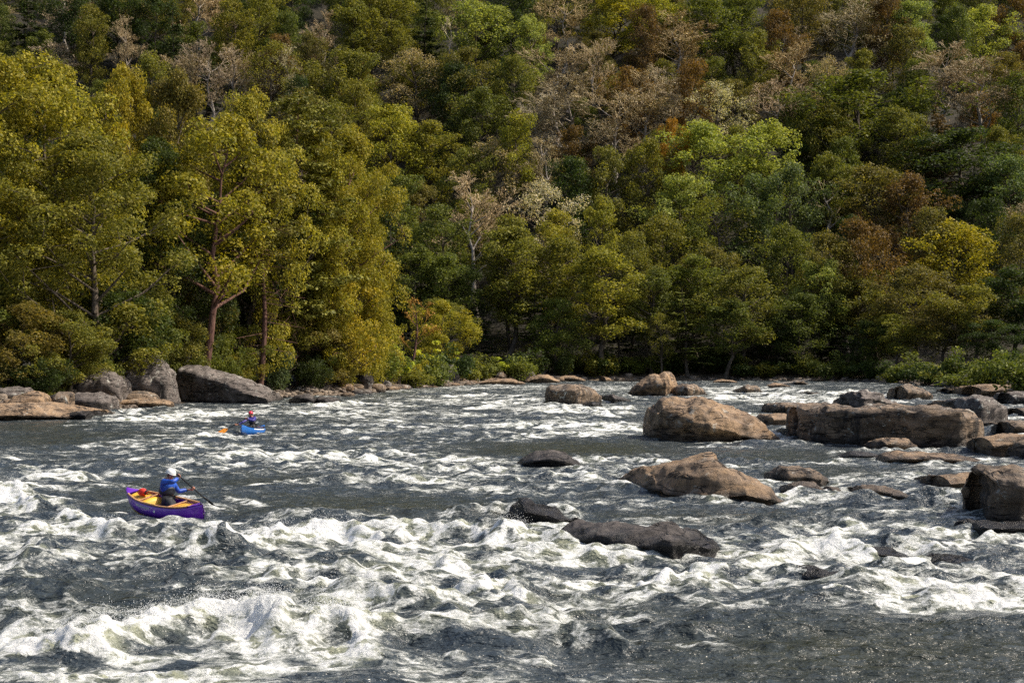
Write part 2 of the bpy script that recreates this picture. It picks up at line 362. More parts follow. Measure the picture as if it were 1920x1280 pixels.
R_('rounded streaky grey boulder right beside the twin peaked boulder', [(1256, 743), (1290, 745), (1326, 743)], [(1256, 736), (1268, 726), (1285, 720), (1306, 720), (1320, 727), (1326, 738)], 4.5, 'brown', None, 34)
R_('small pointed brown rock right of the streaky grey boulder', [(1372, 736), (1400, 739), (1430, 738)], [(1372, 734), (1390, 728), (1408, 722), (1425, 724), (1430, 734)], 3.5, 'brown', None, 35)
R_('pale small rock beyond the block boulder by the far bank', [(1119, 714), (1135, 716), (1150, 715)], [(1119, 711), (1130, 705), (1142, 708), (1150, 713)], 4, 'tan', None, 36)
R_('dark brown dome rock awash in midstream between canoe and tan boulders', [(962, 875), (1000, 880), (1060, 882), (1097, 880)], [(962, 873), (980, 860), (1005, 848), (1030, 845), (1060, 850), (1082, 863), (1097, 878)], 2.3, 'dark', None, 37, .7)
R_('jagged black wet rock ringed by a curling wave', [(950, 975), (980, 985), (1040, 985), (1090, 978)], [(950, 968), (960, 950), (975, 940), (992, 938), (1015, 946), (1050, 960), (1090, 975)], 1.5, 'wetrock', None, 38, 1.5)
R_('long grey wet boulder nearest the foam in the lower centre', [(1040, 1030), (1120, 1036), (1200, 1046), (1260, 1054), (1340, 1042), (1362, 1030)], [(1040, 1020), (1060, 998), (1095, 985), (1150, 984), (1185, 990), (1240, 985), (1275, 986), (1310, 998), (1345, 1015), (1362, 1028)], 2.0, 'dark',
   [(1040, 1022), (1100, 1010), (1200, 1020), (1280, 1020), (1362, 1029)], 39, 1.2)
R_('black wet rock with water pouring over it at the lower right', [(1480, 1092), (1540, 1104), (1620, 1112), (1670, 1108)], [(1480, 1086), (1500, 1068), (1545, 1061), (1590, 1072), (1630, 1092), (1670, 1104)], 1.1, 'wetrock', None, 40, 1.1)
R_('low dark rock mostly drowned by foam right of the pouring rock', [(1730, 1058), (1790, 1066), (1850, 1064)], [(1730, 1054), (1770, 1040), (1810, 1042), (1850, 1056)], 1.0, 'wetrock', None, 41)
R_('low dark rock under the curling water above the pouring rock', [(1590, 1042), (1650, 1052), (1720, 1052)], [(1590, 1040), (1640, 1026), (1680, 1028), (1720, 1046)], 1.0, 'wetrock', None, 42)
R_('sloping dark wet rock at the foot of the tall round boulder', [(1800, 992), (1850, 1000), (1960, 1002)], [(1800, 990), (1840, 978), (1960, 978)], 1.3, 'wetrock', None, 43)
# left shore
LS = 'rocks of the left shore'
R_('largest wedge boulder of the left shore, grey top sloping down to the right', [(316, 748), (335, 755), (430, 757), (500, 757), (528, 752)], [(316, 730), (320, 700), (330, 688), (345, 686), (380, 694), (430, 707), (470, 720), (500, 733), (528, 750)], 6.5, 'grey',
   [(316, 712), (335, 696), (380, 708), (430, 724), (480, 742), (528, 752)], 50, .9, group=LS)
R_('cracked grey boulder standing behind the left end of the wedge boulder', [(212, 735), (260, 738), (316, 738)], [(212, 700), (218, 675), (240, 666), (275, 668), (300, 682), (312, 700), (316, 725)], 5, 'grey', None, 51, 1.3, ends=6, group=LS, D=108.5)
R_('sloping grey boulder under the trees left of the cracked boulder', [(130, 738), (170, 743), (230, 742)], [(130, 722), (145, 695), (165, 688), (190, 690), (212, 706), (230, 735)], 5, 'grey', None, 52, ends=6, group=LS, D=104)
R_('round dark stone between the cracked boulder and the wedge boulder', [(288, 742), (305, 749), (328, 748)], [(288, 735), (296, 724), (312, 722), (324, 730), (328, 742)], 2.2, 'grey', None, 53, group=LS, D=112)
R_('pair of dark humped rocks in water right of the wedge boulder', [(535, 754), (560, 759), (590, 760)], [(535, 752), (552, 741), (570, 739), (585, 745), (592, 755)], 3, 'dark', None, 54, group=LS)
R_('low dark rock ending the left shore, beside the humped rock', [(580, 757), (610, 761), (645, 759)], [(580, 752), (595, 744), (620, 745), (645, 756)], 3, 'dark', None, 55, group=LS)
R_('large pale sandy ledge at the left edge of the photo', [(-60, 790), (60, 789), (150, 787), (205, 779)], [(-60, 757), (0, 757), (50, 754), (100, 762), (150, 769), (205, 777)], 6.5, 'tan', [(-60, 778), (60, 777), (130, 782), (205, 779)], 56, .8, group=LS)
R_('low rounded tan rock on the sandy ledge at far left', [(6, 757), (40, 760), (88, 758)], [(6, 750), (20, 740), (45, 735), (70, 737), (88, 748)], 2.6, 'tan', None, 57, group=LS, D=91.5)
R_('blocky tan rock with white patches below the sloping grey boulder', [(128, 763), (160, 768), (214, 767)], [(128, 745), (140, 736), (180, 738), (205, 744), (214, 758)], 3.4, 'grey', None, 58, group=LS, D=96)
R_('squarish brown rock left of the blocky white patched rock', [(92, 756), (110, 761), (130, 760)], [(92, 742), (100, 734), (120, 735), (130, 745)], 2.6, 'brown', None, 59, group=LS, D=93)
R_('dark wet tongue of rock reaching right from the sandy ledge', [(100, 786), (160, 788), (212, 780)], [(100, 783), (130, 772), (170, 770), (212, 777)], 2.2, 'dark', None, 60, group=LS)
R_('flat pale slab at the waterline left of the wedge boulder', [(212, 757), (260, 760), (322, 758)], [(212, 753), (240, 747), (290, 748), (322, 754)], 3.0, 'tan', None, 61, group=LS, D=104)
R_('brown layered rock under the cracked boulder', [(222, 750), (260, 753), (294, 752)], [(222, 742), (240, 733), (270, 735), (294, 744)], 3, 'brown', None, 62, group=LS, D=106.5)
R_('low grey stone at far left under the grass', [(-30, 742), (10, 746), (60, 744)], [(-30, 735), (0, 728), (40, 728), (60, 738)], 3, 'grey', None, 63, group=LS, D=96)
for i, (x0, x1, yb, yt, mt, lab) in enumerate([
        (818, 862, 703, 682, 'grey', 'grey block on the grassy point between two lime saplings'), (972, 1004, 708, 687, 'grey', 'grey block standing upright on the tan ledges of the point'),
        (895, 985, 722, 709, 'tan', 'long smooth tan ledge at the waterline of the point'), (985, 1050, 719, 702, 'tan', 'smooth tan ledge right of the upright grey block'),
        (1035, 1098, 716, 704, 'tan', 'last pale ledge at the right tip of the point'), (852, 884, 722, 711, 'brown', 'squat brown stone left of the long tan ledge'),
        (792, 838, 723, 708, 'tan', 'pale round stone under the largest lime sapling'), (745, 790, 727, 717, 'brown', 'low brown stone at the waterline left of the pale round stone'),
        (637, 662, 733, 719, 'tan', 'pale upright stone in the cobble bank'), (880, 900, 718, 700, 'grey', 'small grey stone among weeds on the point'),
        (1338, 1382, 719, 711, 'tan', 'low pale rock under the far bank right of the twin peaks'), (1440, 1482, 727, 718, 'tan', 'flat pale rock under the dark far bank near a driftwood pole'),
        (675, 700, 703, 690, 'grey', 'grey stone half hidden in weeds under the yellow trees'), (1485, 1515, 722, 712, 'brown', 'dim brown rock under the dark far bank'), (925, 950, 708, 696, 'brown', 'small rock behind the long tan ledge'),
        (1200, 1225, 717, 709, 'brown', 'small dim rock behind the twin peaked boulder'), (1760, 1800, 722, 712, 'grey', 'grey rock in the bushes of the right shore'), (1815, 1850, 714, 701, 'grey', 'pale grey rock below the right shore bush')]):
    zt_ = 0 if yb > 712 else 1
    xm = (x0 + x1) / 2; w = x1 - x0
    R_(lab, [(x0, yb - 2), (xm, yb), (x1, yb - 1)], [(x0, yb - 3), (x0 + w * .15, yt + (yb - yt) * .35), (x0 + w * .4, yt), (x0 + w * .7, yt + 1), (x1, yb - 4)], 4, mt, None, 80 + i, name='rock', D=min(CZ * F / (yb - 668.0), float(np.interp((xm - 960) / F, _su, _sd)) + 4),
       group='rocks along the far shores')
# ------------------------------------------------------------------ loose shore stones
def ico(sub=1):
    import bmesh
    bm = bmesh.new(); bmesh.ops.create_icosphere(bm, subdivisions=sub, radius=1)
    v = np.array([p.co[:] for p in bm.verts]); f = np.array([[q.index for q in p.verts] for p in bm.faces]); bm.free()
    return v, f
IV, IF = ico(2); IV1, IF1 = ico(1)
rs = np.random.RandomState(5)
def stone_verts(size, seed):
    v = IV * (1 + .22 * fb3(IV * 1.3 + seed * 5.1, 2, seed))[:, None]
    v = np.clip(v, -.8, .82)
    return v * np.array([size, size * rs.uniform(.6, 1), size * rs.uniform(.42, .75)])
def shore_xy(px, d):
    u = (px - 960) / F
    D = np.interp(u, _su, _sd)
    D = D + d / (.62 if u < .06 else .9)
    return u * D, D
Vs = []; Fs = []; k = 0
def scatter(n, p0, p1, d0, d1, s0, s1):
    global k
    for i in range(n):
        px = rs.uniform(p0, p1); d = d0 + (d1 - d0) * rs.rand() ** 1.2
        x, y = shore_xy(px, d); s = s0 + (s1 - s0) * rs.rand() ** 2.5
        v = stone_verts(s, i % 40); a = rs.uniform(0, 6.3); ca, sa = math.cos(a), math.sin(a)
        v = np.stack([v[:, 0] * ca - v[:, 1] * sa, v[:, 0] * sa + v[:, 1] * ca, v[:, 2]], -1)
        v += np.array([x, y, tz(x, y) + s * .12])
        Vs.append(v); Fs.append(IF + k); k += len(v)
scatter(1300, 440, 800, .2, 9, .12, .5)
scatter(500, 780, 1100, -.3, 7, .15, .75)
scatter(420, -60, 320, -.5, 9, .12, .6)
scatter(260, 1640, 1960, -.5, 8, .15, .7)
scatter(160, 1100, 1640, -1, 2.5, .2, .8)
me = mesh_np('cobbles', np.vstack(Vs), np.vstack(Fs), smooth=True)
M['cobble'] = rockmat('cobble', (.36, .29, .22), (.17, .13, .1), .5, .15, .35)
tag(link('cobbles', me, M['cobble']), 'pale loose cobbles and rubble heaped along both river banks', 'cobbles', kind='stuff')
# larger loose stones along the left point: things of their own
nst = 0
shore_stones = []
for i in range(44):
    px = 650 + 445 * (i + rs.rand() * .8) / 44; d = rs.uniform(-.6, 3.5)
    x, y = shore_xy(px, d); s = rs.uniform(.5, 1.15)
    v = IV * (1 + .2 * fb3(IV * 1.1 + i * 3.1, 3, i))[:, None]
    v = np.clip(v, -.85, .8) * np.array([s * rs.uniform(1, 1.6), s, s * rs.uniform(.4, .7)])
    mt = ['tan', 'brown', 'grey', 'tan'][i % 4]
    o = link('stone', mesh_np('stone', v, IF), M[mt], loc=(x, y, max(tz(x, y), -.1) + s * .1)); o.rotation_euler = (0, 0, rs.uniform(-.5, .5))
    shore_stones.append((px, {'tan': 'tan', 'brown': 'brown', 'grey': 'grey'}[mt], s > .85, o))
# ------------------------------------------------------------------ grass and weeds on the shores
V = []; n = 0; cl = []; lr = []
def tufts(cnt, p0, p1, d0, d1, h0, h1):
    for i in range(cnt):
        px = rs.uniform(p0, p1); d = rs.uniform(d0, d1); x, y = shore_xy(px, d); z = tz(x, y); c = rs.rand()
        for j in range(rs.randint(18, 34)):
            a = rs.uniform(0, 6.3); h = rs.uniform(h0, h1); ln = rs.uniform(.1, .55) * h; r = rs.uniform(0, .3); w = .035
            bx, by = x + r * math.cos(a), y + r * math.sin(a)
            tx, ty = bx + ln * math.cos(a), by + ln * math.sin(a); px_, py_ = -math.sin(a) * w, math.cos(a) * w
            mx, my = bx + ln * .3 * math.cos(a), by + ln * .3 * math.sin(a)
            V.extend([(bx - px_, by - py_, z), (bx + px_, by + py_, z), (mx + px_, my + py_, z + h * .6), (mx - px_, my - py_, z + h * .6), (mx - px_, my - py_, z + h * .6), (mx + px_, my + py_, z + h * .6), (tx, ty, z + h), (tx, ty, z + h * .98)])
            cl.extend([c] * 8); lr.extend([rs.rand()] * 8)
tufts(260, 660, 1000, 3, 13, .4, 1.2); tufts(50, -40, 130, 3, 9, .3, .8); tufts(70, 560, 700, 7, 14, .4, 1.0); tufts(90, 1740, 1960, 3, 14, .4, 1.1)
V = np.array(V); me = mesh_np('grass', V, np.arange(len(V)).reshape(-1, 4), False, {'clump': cl, 'leafrand': lr})
g = link('grass', me, M['leaf']); g.color = (.12, .125, .03, 1); tag(g, 'tufts of dry yellow green grass and weeds on the river banks', 'grass', kind='stuff')

# ------------------------------------------------------------------ trees
def tubes(segs, sides=6):
    """segs: list of (p0,p1,r0,r1) -> V,F"""
    if not segs: return np.zeros((0, 3)), np.zeros((0, 4), int)
    S = np.array([[*a, *b_, r0, r1] for a, b_, r0, r1 in segs])
    p0, p1, r0, r1 = S[:, :3], S[:, 3:6], S[:, 6], S[:, 7]
    d = p1 - p0; d /= np.linalg.norm(d, axis=1, keepdims=True) + 1e-9
    up = np.where(np.abs(d[:, 2:3]) > .9, [[1., 0, 0]], [[0, 0, 1.]])
    a = np.cross(d, up); a /= np.linalg.norm(a, axis=1, keepdims=True); c = np.cross(d, a)
    th = np.arange(sides) * 2 * math.pi / sides
    ring = a[:, None] * np.cos(th)[None, :, None] + c[:, None] * np.sin(th)[None, :, None]
    V = np.stack([p0[:, None] + ring * r0[:, None, None], p1[:, None] + ring * r1[:, None, None]], 1).reshape(-1, 3)
    b_ = (np.arange(len(S)) * 2 * sides)[:, None]; i = np.arange(sides)[None]; j = (i + 1) % sides
    return V, np.stack([b_ + i, b_ + j, b_ + sides + j, b_ + sides + i], -1).reshape(-1, 4)

def leaves(puffs, n, size, r, up=.32, shell=.62, flat=None):
    """puffs: (x,y,z,radius,flatten). returns V (4 per leaf), leafrand, clump"""
    pf = np.array(puffs); w = pf[:, 3] ** 2; cnt = r.multinomial(n, w / w.sum())
    idx = np.repeat(np.arange(len(pf)), cnt); m = len(idx)
    d = r.normal(size=(m, 3)); d[:, 2] += .35; d /= np.linalg.norm(d, axis=1, keepdims=True)
    rad = pf[idx, 3] * (shell + (1.08 - shell) * r.rand(m))
    q = d * rad[:, None]; q[:, 2] *= pf[idx, 4]
    c = pf[idx, :3] + q
    N = d * .6 + r.normal(size=(m, 3)) * .55; N[:, 2] += up; N /= np.linalg.norm(N, axis=1, keepdims=True)
    t = np.cross(N, r.normal(size=(m, 3))); t /= np.linalg.norm(t, axis=1, keepdims=True) + 1e-9
    b_ = np.cross(N, t); s = size * (.6 + .8 * r.rand(m))[:, None]
    V = np.stack([c - t * s * .5, c + b_ * s * .32 - N * s * .08, c + t * s * .5, c - b_ * s * .32 + N * s * .05], 1).reshape(-1, 3)
    pc = r.rand(len(pf))
    return V, np.repeat(r.rand(m), 4), np.repeat(np.clip(pc[idx] + r.normal(size=m) * .12, 0, 1), 4)

def prof(kind, t):
    if kind == 'round': return (max(0, 1 - (1.75 * (t - .42)) ** 2)) ** .5 * (1 if t > .42 else .95)
    if kind == 'tall': return (max(0, 1 - (1.9 * (t - .48)) ** 2)) ** .5 * .95
    if kind == 'vase': return .35 + .75 * math.sin(min(1, t * 1.15) * 2.3)
    return 1

def gen_tree(kind, seed, H, R, base, nl, nleaf, lsize, psize=.24, open_=0.0, sides=6):
    r = np.random.RandomState(seed); segs = []; puffs = []
    k = 9; tp = [np.array([0., 0, 0])]
    for i in range(1, k + 1):
        tp.append(tp[-1] + np.array([r.normal() * .012 * H, r.normal() * .012 * H, .9 * H / k]))
    tr = H * .014 + .06
    def trunk_at(z):
        f = np.clip(z / (.9 * H) * k, 0, k - .001); i = int(f); return tp[i] + (tp[i + 1] - tp[i]) * (f - i)
    for i in range(k): segs.append((tp[i], tp[i + 1], tr * (1 - i / k * .88) * (1.35 if i == 0 else 1), tr * (1 - (i + 1) / k * .88)))
    lob = r.uniform(0, 6.3, 4)
    def limb(t, az, frac=1.0):
        lobe = 1 + .2 * math.sin(2 * az + lob[0]) + .15 * math.sin(3 * az + lob[1] + 5 * t)
        Rt = R * prof(kind, t) * r.uniform(.72, 1.08) * lobe * frac
        zt = H * (base + (1 - base) * t)
        st = trunk_at(max(base * H * .8, zt - Rt * r.uniform(.35, .8) - .03 * H))
        en = np.array([Rt * math.cos(az), Rt * math.sin(az), zt * .97 + r.normal() * .02 * H])
        en[:2] += st[:2] * .5
        mid = (st + en) / 2 + np.array([r.normal() * .04 * R, r.normal() * .04 * R, -.03 * Rt + r.normal() * .05 * R])
        r0 = tr * .42 * (1.1 - t * .6)
        segs.append((st, mid, r0, r0 * .65)); segs.append((mid, en, r0 * .65, r0 * .2))
        np_ = r.randint(3, 6)
        for j in range(np_):
            f = .45 + .6 * (j + r.rand()) / np_
            q = (mid + (en - mid) * ((f - .5) * 2)) if f > .5 else (st + (mid - st) * f * 2)
            off = r.normal(size=3) * Rt * .17; off[2] = abs(off[2]) * .7 + .02 * R
            c = q + off
            segs.append((q, c, r0 * .3, r0 * .1))
            if r.rand() > open_:
                puffs.append((*c, R * psize * r.uniform(.6, 1.25), r.uniform(.7, 1.0)))
        puffs.append((*en, R * psize * r.uniform(.6, 1.1), r.uniform(.7, 1.0)))
    for i in range(nl):
        t = ((i + r.rand()) / nl) ** .85
        limb(t, i * 2.4 + r.normal() * .4)
    for i in range(4):
        puffs.append((*(trunk_at(H) + np.array([r.normal() * .1 * R, r.normal() * .1 * R, H * (.02 + .02 * i)])), R * psize * .8, .9))
    if open_ > .4: pass
    V, lr, cl = leaves(puffs, nleaf, lsize, r)
    tv, tf = tubes(segs, sides)
    return dict(trunk=mesh_np('trunk', tv, tf), crown=mesh_np('crown', V, np.arange(len(V)).reshape(-1, 4), False, {'leafrand': lr, 'clump': cl}), H=H, W=2 * R)

def gen_bare(seed, H, R, base, nl, nleaf, lsize, depth=4, vase=True):
    r = np.random.RandomState(seed); segs = []; tw = []; puffs = []
    def grow(p, d, L, rad, lev):
        d = d / np.linalg.norm(d); q = p
        for s_ in range(2):
            d2 = d + r.normal(size=3) * .1; d2[2] += .06; d2 /= np.linalg.norm(d2)
            q2 = q + d2 * L * .5; (segs if lev < 2 else tw).append((q, q2, rad * (1 - .25 * s_), rad * (.75 - .2 * s_))); q = q2; d = d2
            if lev < depth and s_ == 0 and r.rand() < .75: grow(q, d + r.normal(size=3) * .55 + np.array([0, 0, .12]), L * .6, rad * .45, lev + 1)
        if lev >= depth - 1: puffs.append((*q, L * .6, .8))
        if lev < depth:
            for j in range(3): grow(q, d + r.normal(size=3) * .42 + np.array([0, 0, .1]), L * r.uniform(.55, .78), rad * .55, lev + 1)
    tp = np.array([0., 0, 0]); tr = H * .012 + .05; k = 10
    for i in range(k):
        q = tp + np.array([r.normal() * .012 * H, r.normal() * .012 * H, .78 * H / k]); segs.append((tp, q, tr * (1 - .8 * i / k), tr * (1 - .8 * (i + 1) / k)))
        if (i + 1) / k * .78 > base:
            for j in range(nl):
                az = r.uniform(0, 6.3); el = r.uniform(.35, 1.0) + .3 * i / k
                grow(q, np.array([math.cos(az) * math.cos(el), math.sin(az) * math.cos(el), math.sin(el)]), R * r.uniform(.3, .55) * (1.2 - .5 * i / k), tr * .28, 1)
        tp = q
    grow(tp, np.array([0, 0, 1.]), H * .1, tr * .2, 1)
    tv, tf = tubes(segs, 5)
    wv, wf = tubes([(a, b_, max(c, .022), max(d, .015)) for a, b_, c, d in tw], 3)
    V, lr, cl = leaves(puffs, nleaf, lsize, r, shell=.2)
    nv = len(wv); V2 = np.vstack([wv, V]) if nleaf else wv
    lr2 = np.concatenate([np.full(nv, .75), lr if nleaf else []]); cl2 = np.concatenate([np.full(nv, .1), cl if nleaf else []])
    fs = np.vstack([wf, nv + np.arange(len(V)).reshape(-1, 4)]) if nleaf else wf
    ext = np.percentile(np.abs(V2[:, :2]), 96)
    return dict(trunk=mesh_np('trunk', tv, tf), crown=mesh_np('crown', V2, fs, False, {'leafrand': lr2, 'clump': cl2}), H=H, W=2 * ext)

def gen_conifer(seed, H, R, base, nwh, nleaf, lsize, top_flat=False, dead=0):
    r = np.random.RandomState(seed); segs = []; sp = []
    tr = H * .011 + .05; k = 10; tp = [np.array([0., 0, 0])]
    for i in range(k): tp.append(tp[-1] + np.array([r.normal() * .006 * H, r.normal() * .006 * H, H / k]))
    for i in range(k): segs.append((tp[i], tp[i + 1], tr * (1 - i / k * .93), tr * (1 - (i + 1) / k * .93)))
    for i in range(nwh):
        t = i / nwh; z = H * (base + (1 - base) * t); f = z / H * k; ii = min(int(f), k - 1); c = tp[ii] + (tp[ii + 1] - tp[ii]) * (f - ii)
        for j in range(r.randint(3, 6)):
            az = r.uniform(0, 6.3); L = R * ((1 - t) ** .75 * .95 + .1) * r.uniform(.55, 1.15)
            if top_flat: L = R * (.4 + .6 * math.sin(min(1, .15 + t * .95) * 3.0)) * r.uniform(.6, 1.15)
            dz = r.uniform(-.22, .38); c = c + np.array([0, 0, r.uniform(-.7, .7) * H / nwh]); e = c + np.array([L * math.cos(az), L * math.sin(az), L * dz])
            m = (c + e) / 2 + np.array([0, 0, L * .06])
            segs.append((c, m, tr * .22 * (1.1 - t), tr * .13 * (1.1 - t))); segs.append((m, e, tr * .13 * (1.1 - t), .012))
            ns = max(3, int(L * 2.2))
            for s_ in range(ns):
                g = .25 + .8 * (s_ + r.rand()) / ns; q = c + (e - c) * g
                sd = np.array([-math.sin(az), math.cos(az), 0]) * r.uniform(-1, 1) * L * .28 * (1.25 - g * .7)
                sp.append((*(q + sd), .34 * L / max(ns, 4) * 2.4 + .18, r.uniform(.25, .55)))
        if dead and i < dead: pass
    for i in range(dead):
        z = H * (.1 + (base - .05) * i / max(1, dead)); c = tp[int(z / H * k)]; c = np.array([c[0], c[1], z]); az = r.uniform(0, 6.3); L = R * r.uniform(.4, 1.0)
        e = c + np.array([L * math.cos(az), L * math.sin(az), -L * .12]); segs.append((c, e, .035, .012))
        for j in range(3):
            q = c + (e - c) * r.uniform(.4, .9); segs.append((q, q + r.normal(size=3) * L * .16, .014, .008))
    V, lr, cl = leaves(sp, nleaf, lsize, r, up=1.3, shell=.1)
    tv, tf = tubes(segs, 5)
    return dict(trunk=mesh_np('trunk', tv, tf), crown=mesh_np('crown', V, np.arange(len(V)).reshape(-1, 4), False, {'leafrand': lr, 'clump': cl}), H=H, W=2 * R * .95)

def gen_shrub(seed, H, R, nleaf, lsize, nst=9, pz=.3):
    r = np.random.RandomState(seed); segs = []; puffs = []
    for i in range(nst):
        az = r.uniform(0, 6.3); L = R * r.uniform(.3, .95); e = np.array([L * math.cos(az), L * math.sin(az), H * r.uniform(.55, 1) * (1 - .45 * (L / R) ** 2)])
        s0 = np.array([r.normal() * .08 * R, r.normal() * .08 * R, 0]); m = (s0 + e) / 2 + np.array([0, 0, .12 * H])
        segs.append((s0, m, .035, .025)); segs.append((m, e, .025, .01))
        for j in range(4):
            f = r.uniform(.25, 1.05); q = (s0 + (m - s0) * f * 2) if f < .5 else m + (e - m) * (f - .5) * 2
            q = q + r.normal(size=3) * R * .12; puffs.append((q[0], q[1], max(.12 * H, q[2]), R * pz * r.uniform(.6, 1.2), .75))
    V, lr, cl = leaves(puffs, nleaf, lsize, r, shell=.4)
    tv, tf = tubes(segs, 4)
    return dict(trunk=mesh_np('stem', tv, tf), crown=mesh_np('foliage', V, np.arange(len(V)).reshape(-1, 4), False, {'leafrand': lr, 'clump': cl}), H=H, W=2 * R)

FAR = {
    'round': [gen_tree('round', 100 + i, 20, 5.6, .3, 26, 11500, .33) for i in range(4)],
    'tall': [gen_tree('tall', 120 + i, 22, 4.2, .3, 26, 10000, .31, .27) for i in range(3)],
    'lace': [gen_tree('round', 140 + i, 20, 5.2, .34, 24, 6000, .25, .24, .1) for i in range(2)],
    'bare': [gen_bare(160 + i, 20, 5.0, .34, 2, 1500, .2, 5) for i in range(3)],
    'snag': [gen_bare(180 + i, 20, 4.2, .35, 1, 0, .2, 3) for i in range(2)],
    'fir': [gen_conifer(190 + i, 22, 4.2, .2, 26, 6500, .36) for i in range(2)],
    'shrub': [gen_shrub(200 + i, 4, 3, 2600, .28) for i in range(3)],
}
NEAR = {
    'broad': [gen_tree('round', 300 + i, 25, 7.0, .08, 46, 46000, .25, .17) for i in range(3)],
    'maple': [gen_tree('round', 325, 20, 4.6, .40, 22, 17000, .24, .24, .08, 8)],
    'hemlock': [gen_conifer(330 + i, 22, 5.2, .16, 46, 32000, .26, True, 16) for i in range(2)],
    'pole': [gen_conifer(340, 20, 3.6, .5, 24, 9000, .22, False, 34)],
    'under': [gen_tree('round', 350 + i, 9, 4.0, .12, 24, 15000, .2, .2) for i in range(2)],
    'bush': [gen_shrub(360 + i, 3.4, 2.6, 7500, .15, 14, .24) for i in range(3)],
    'sapling': [gen_shrub(370 + i, 3.6, 1.25, 1500, .2, 9, .28) for i in range(2)],
    'snaggy': [gen_bare(380, 9, 3.0, .25, 1, 500, .18, 3)],
}
COL = {
    'dark green': (.042, .064, .017), 'green': (.11, .132, .03), 'olive': (.155, .158, .034), 'yellow green': (.23, .23, .036),
    'light green': (.24, .28, .08), 'blue green': (.10, .14, .06), 'grey pink': (.33, .275, .195), 'pale grey': (.44, .40, .31),
    'rust': (.15, .095, .036), 'orange': (.3, .17, .03), 'brown olive': (.14, .128, .042), 'golden': (.25, .235, .03), 'lime': (.36, .42, .05),
}
REC = []
def plant(kind, look, px, D, top_py=None, w_px=None, H=None, lib=None, zbase=None, ymin=None, mat=None, bk='bark', cat='tree', name=None, where=None, h_sc=None, x=None, group=None, rot=None, dd=9):
    lib = lib or FAR; pr = lib[kind][rnd.randrange(len(lib[kind]))]
    if lib is NEAR: D = max(D, float(np.interp((px - 960) / F, _su, _sd)) + (dd if kind not in ('bush', 'sapling', 'snaggy') else 6))
    X = (px - 960) / F * D if x is None else x; z0 = tz(X, D) - .15
    if top_py is not None: H = P(px, top_py, D).z - z0
    sz = H / pr['H']; Wd = (w_px * D / F) if w_px else pr['W'] * sz; sx = Wd / pr['W']
    names = {'shrub': 'shrub', 'bush': 'shrub', 'sapling': 'sapling'}
    nm = name or names.get(kind, 'pine_tree' if kind in ('fir', 'hemlock', 'pole') else 'bare_tree' if kind in ('bare', 'snag', 'snaggy') else 'tree')
    e = empty(nm, (X, D, z0), rnd.uniform(0, 6.28) if rot is None else rot); e.scale = (sx, sx * rnd.uniform(.9, 1.1), sz)
    small = nm in ('shrub', 'sapling')
    t = link('stem' if small else 'trunk', pr['trunk'], None, e); c = link('foliage' if small else 'crown', pr['crown'], None, e)
    mt = mat or ('twig' if kind in ('bare', 'snag', 'snaggy') else 'needle' if kind in ('fir', 'hemlock', 'pole') else 'leaf')
    for o, m_ in ((t, M[bk]), (c, M[mt])):
        if len(o.data.materials) == 0: o.data.materials.append(m_)
        o.material_slots[0].link = 'OBJECT'; o.material_slots[0].material = m_
    cc = COL[look]; j = [rnd.uniform(.88, 1.14) for _ in range(3)]; c.color = (cc[0] * j[0] * (1.06 if lib is NEAR else 1), cc[1] * (j[0] * .7 + j[1] * .3), cc[2] * j[2], 1)
    ppx, ppy = proj(X, D, z0 + H)
    REC.append(dict(o=e, kind=kind, look=look, px=ppx, py=ppy, D=D, where=where, cat=cat if not small else 'shrub' if nm == 'shrub' else 'sapling', nm=nm, group=group))
    return e

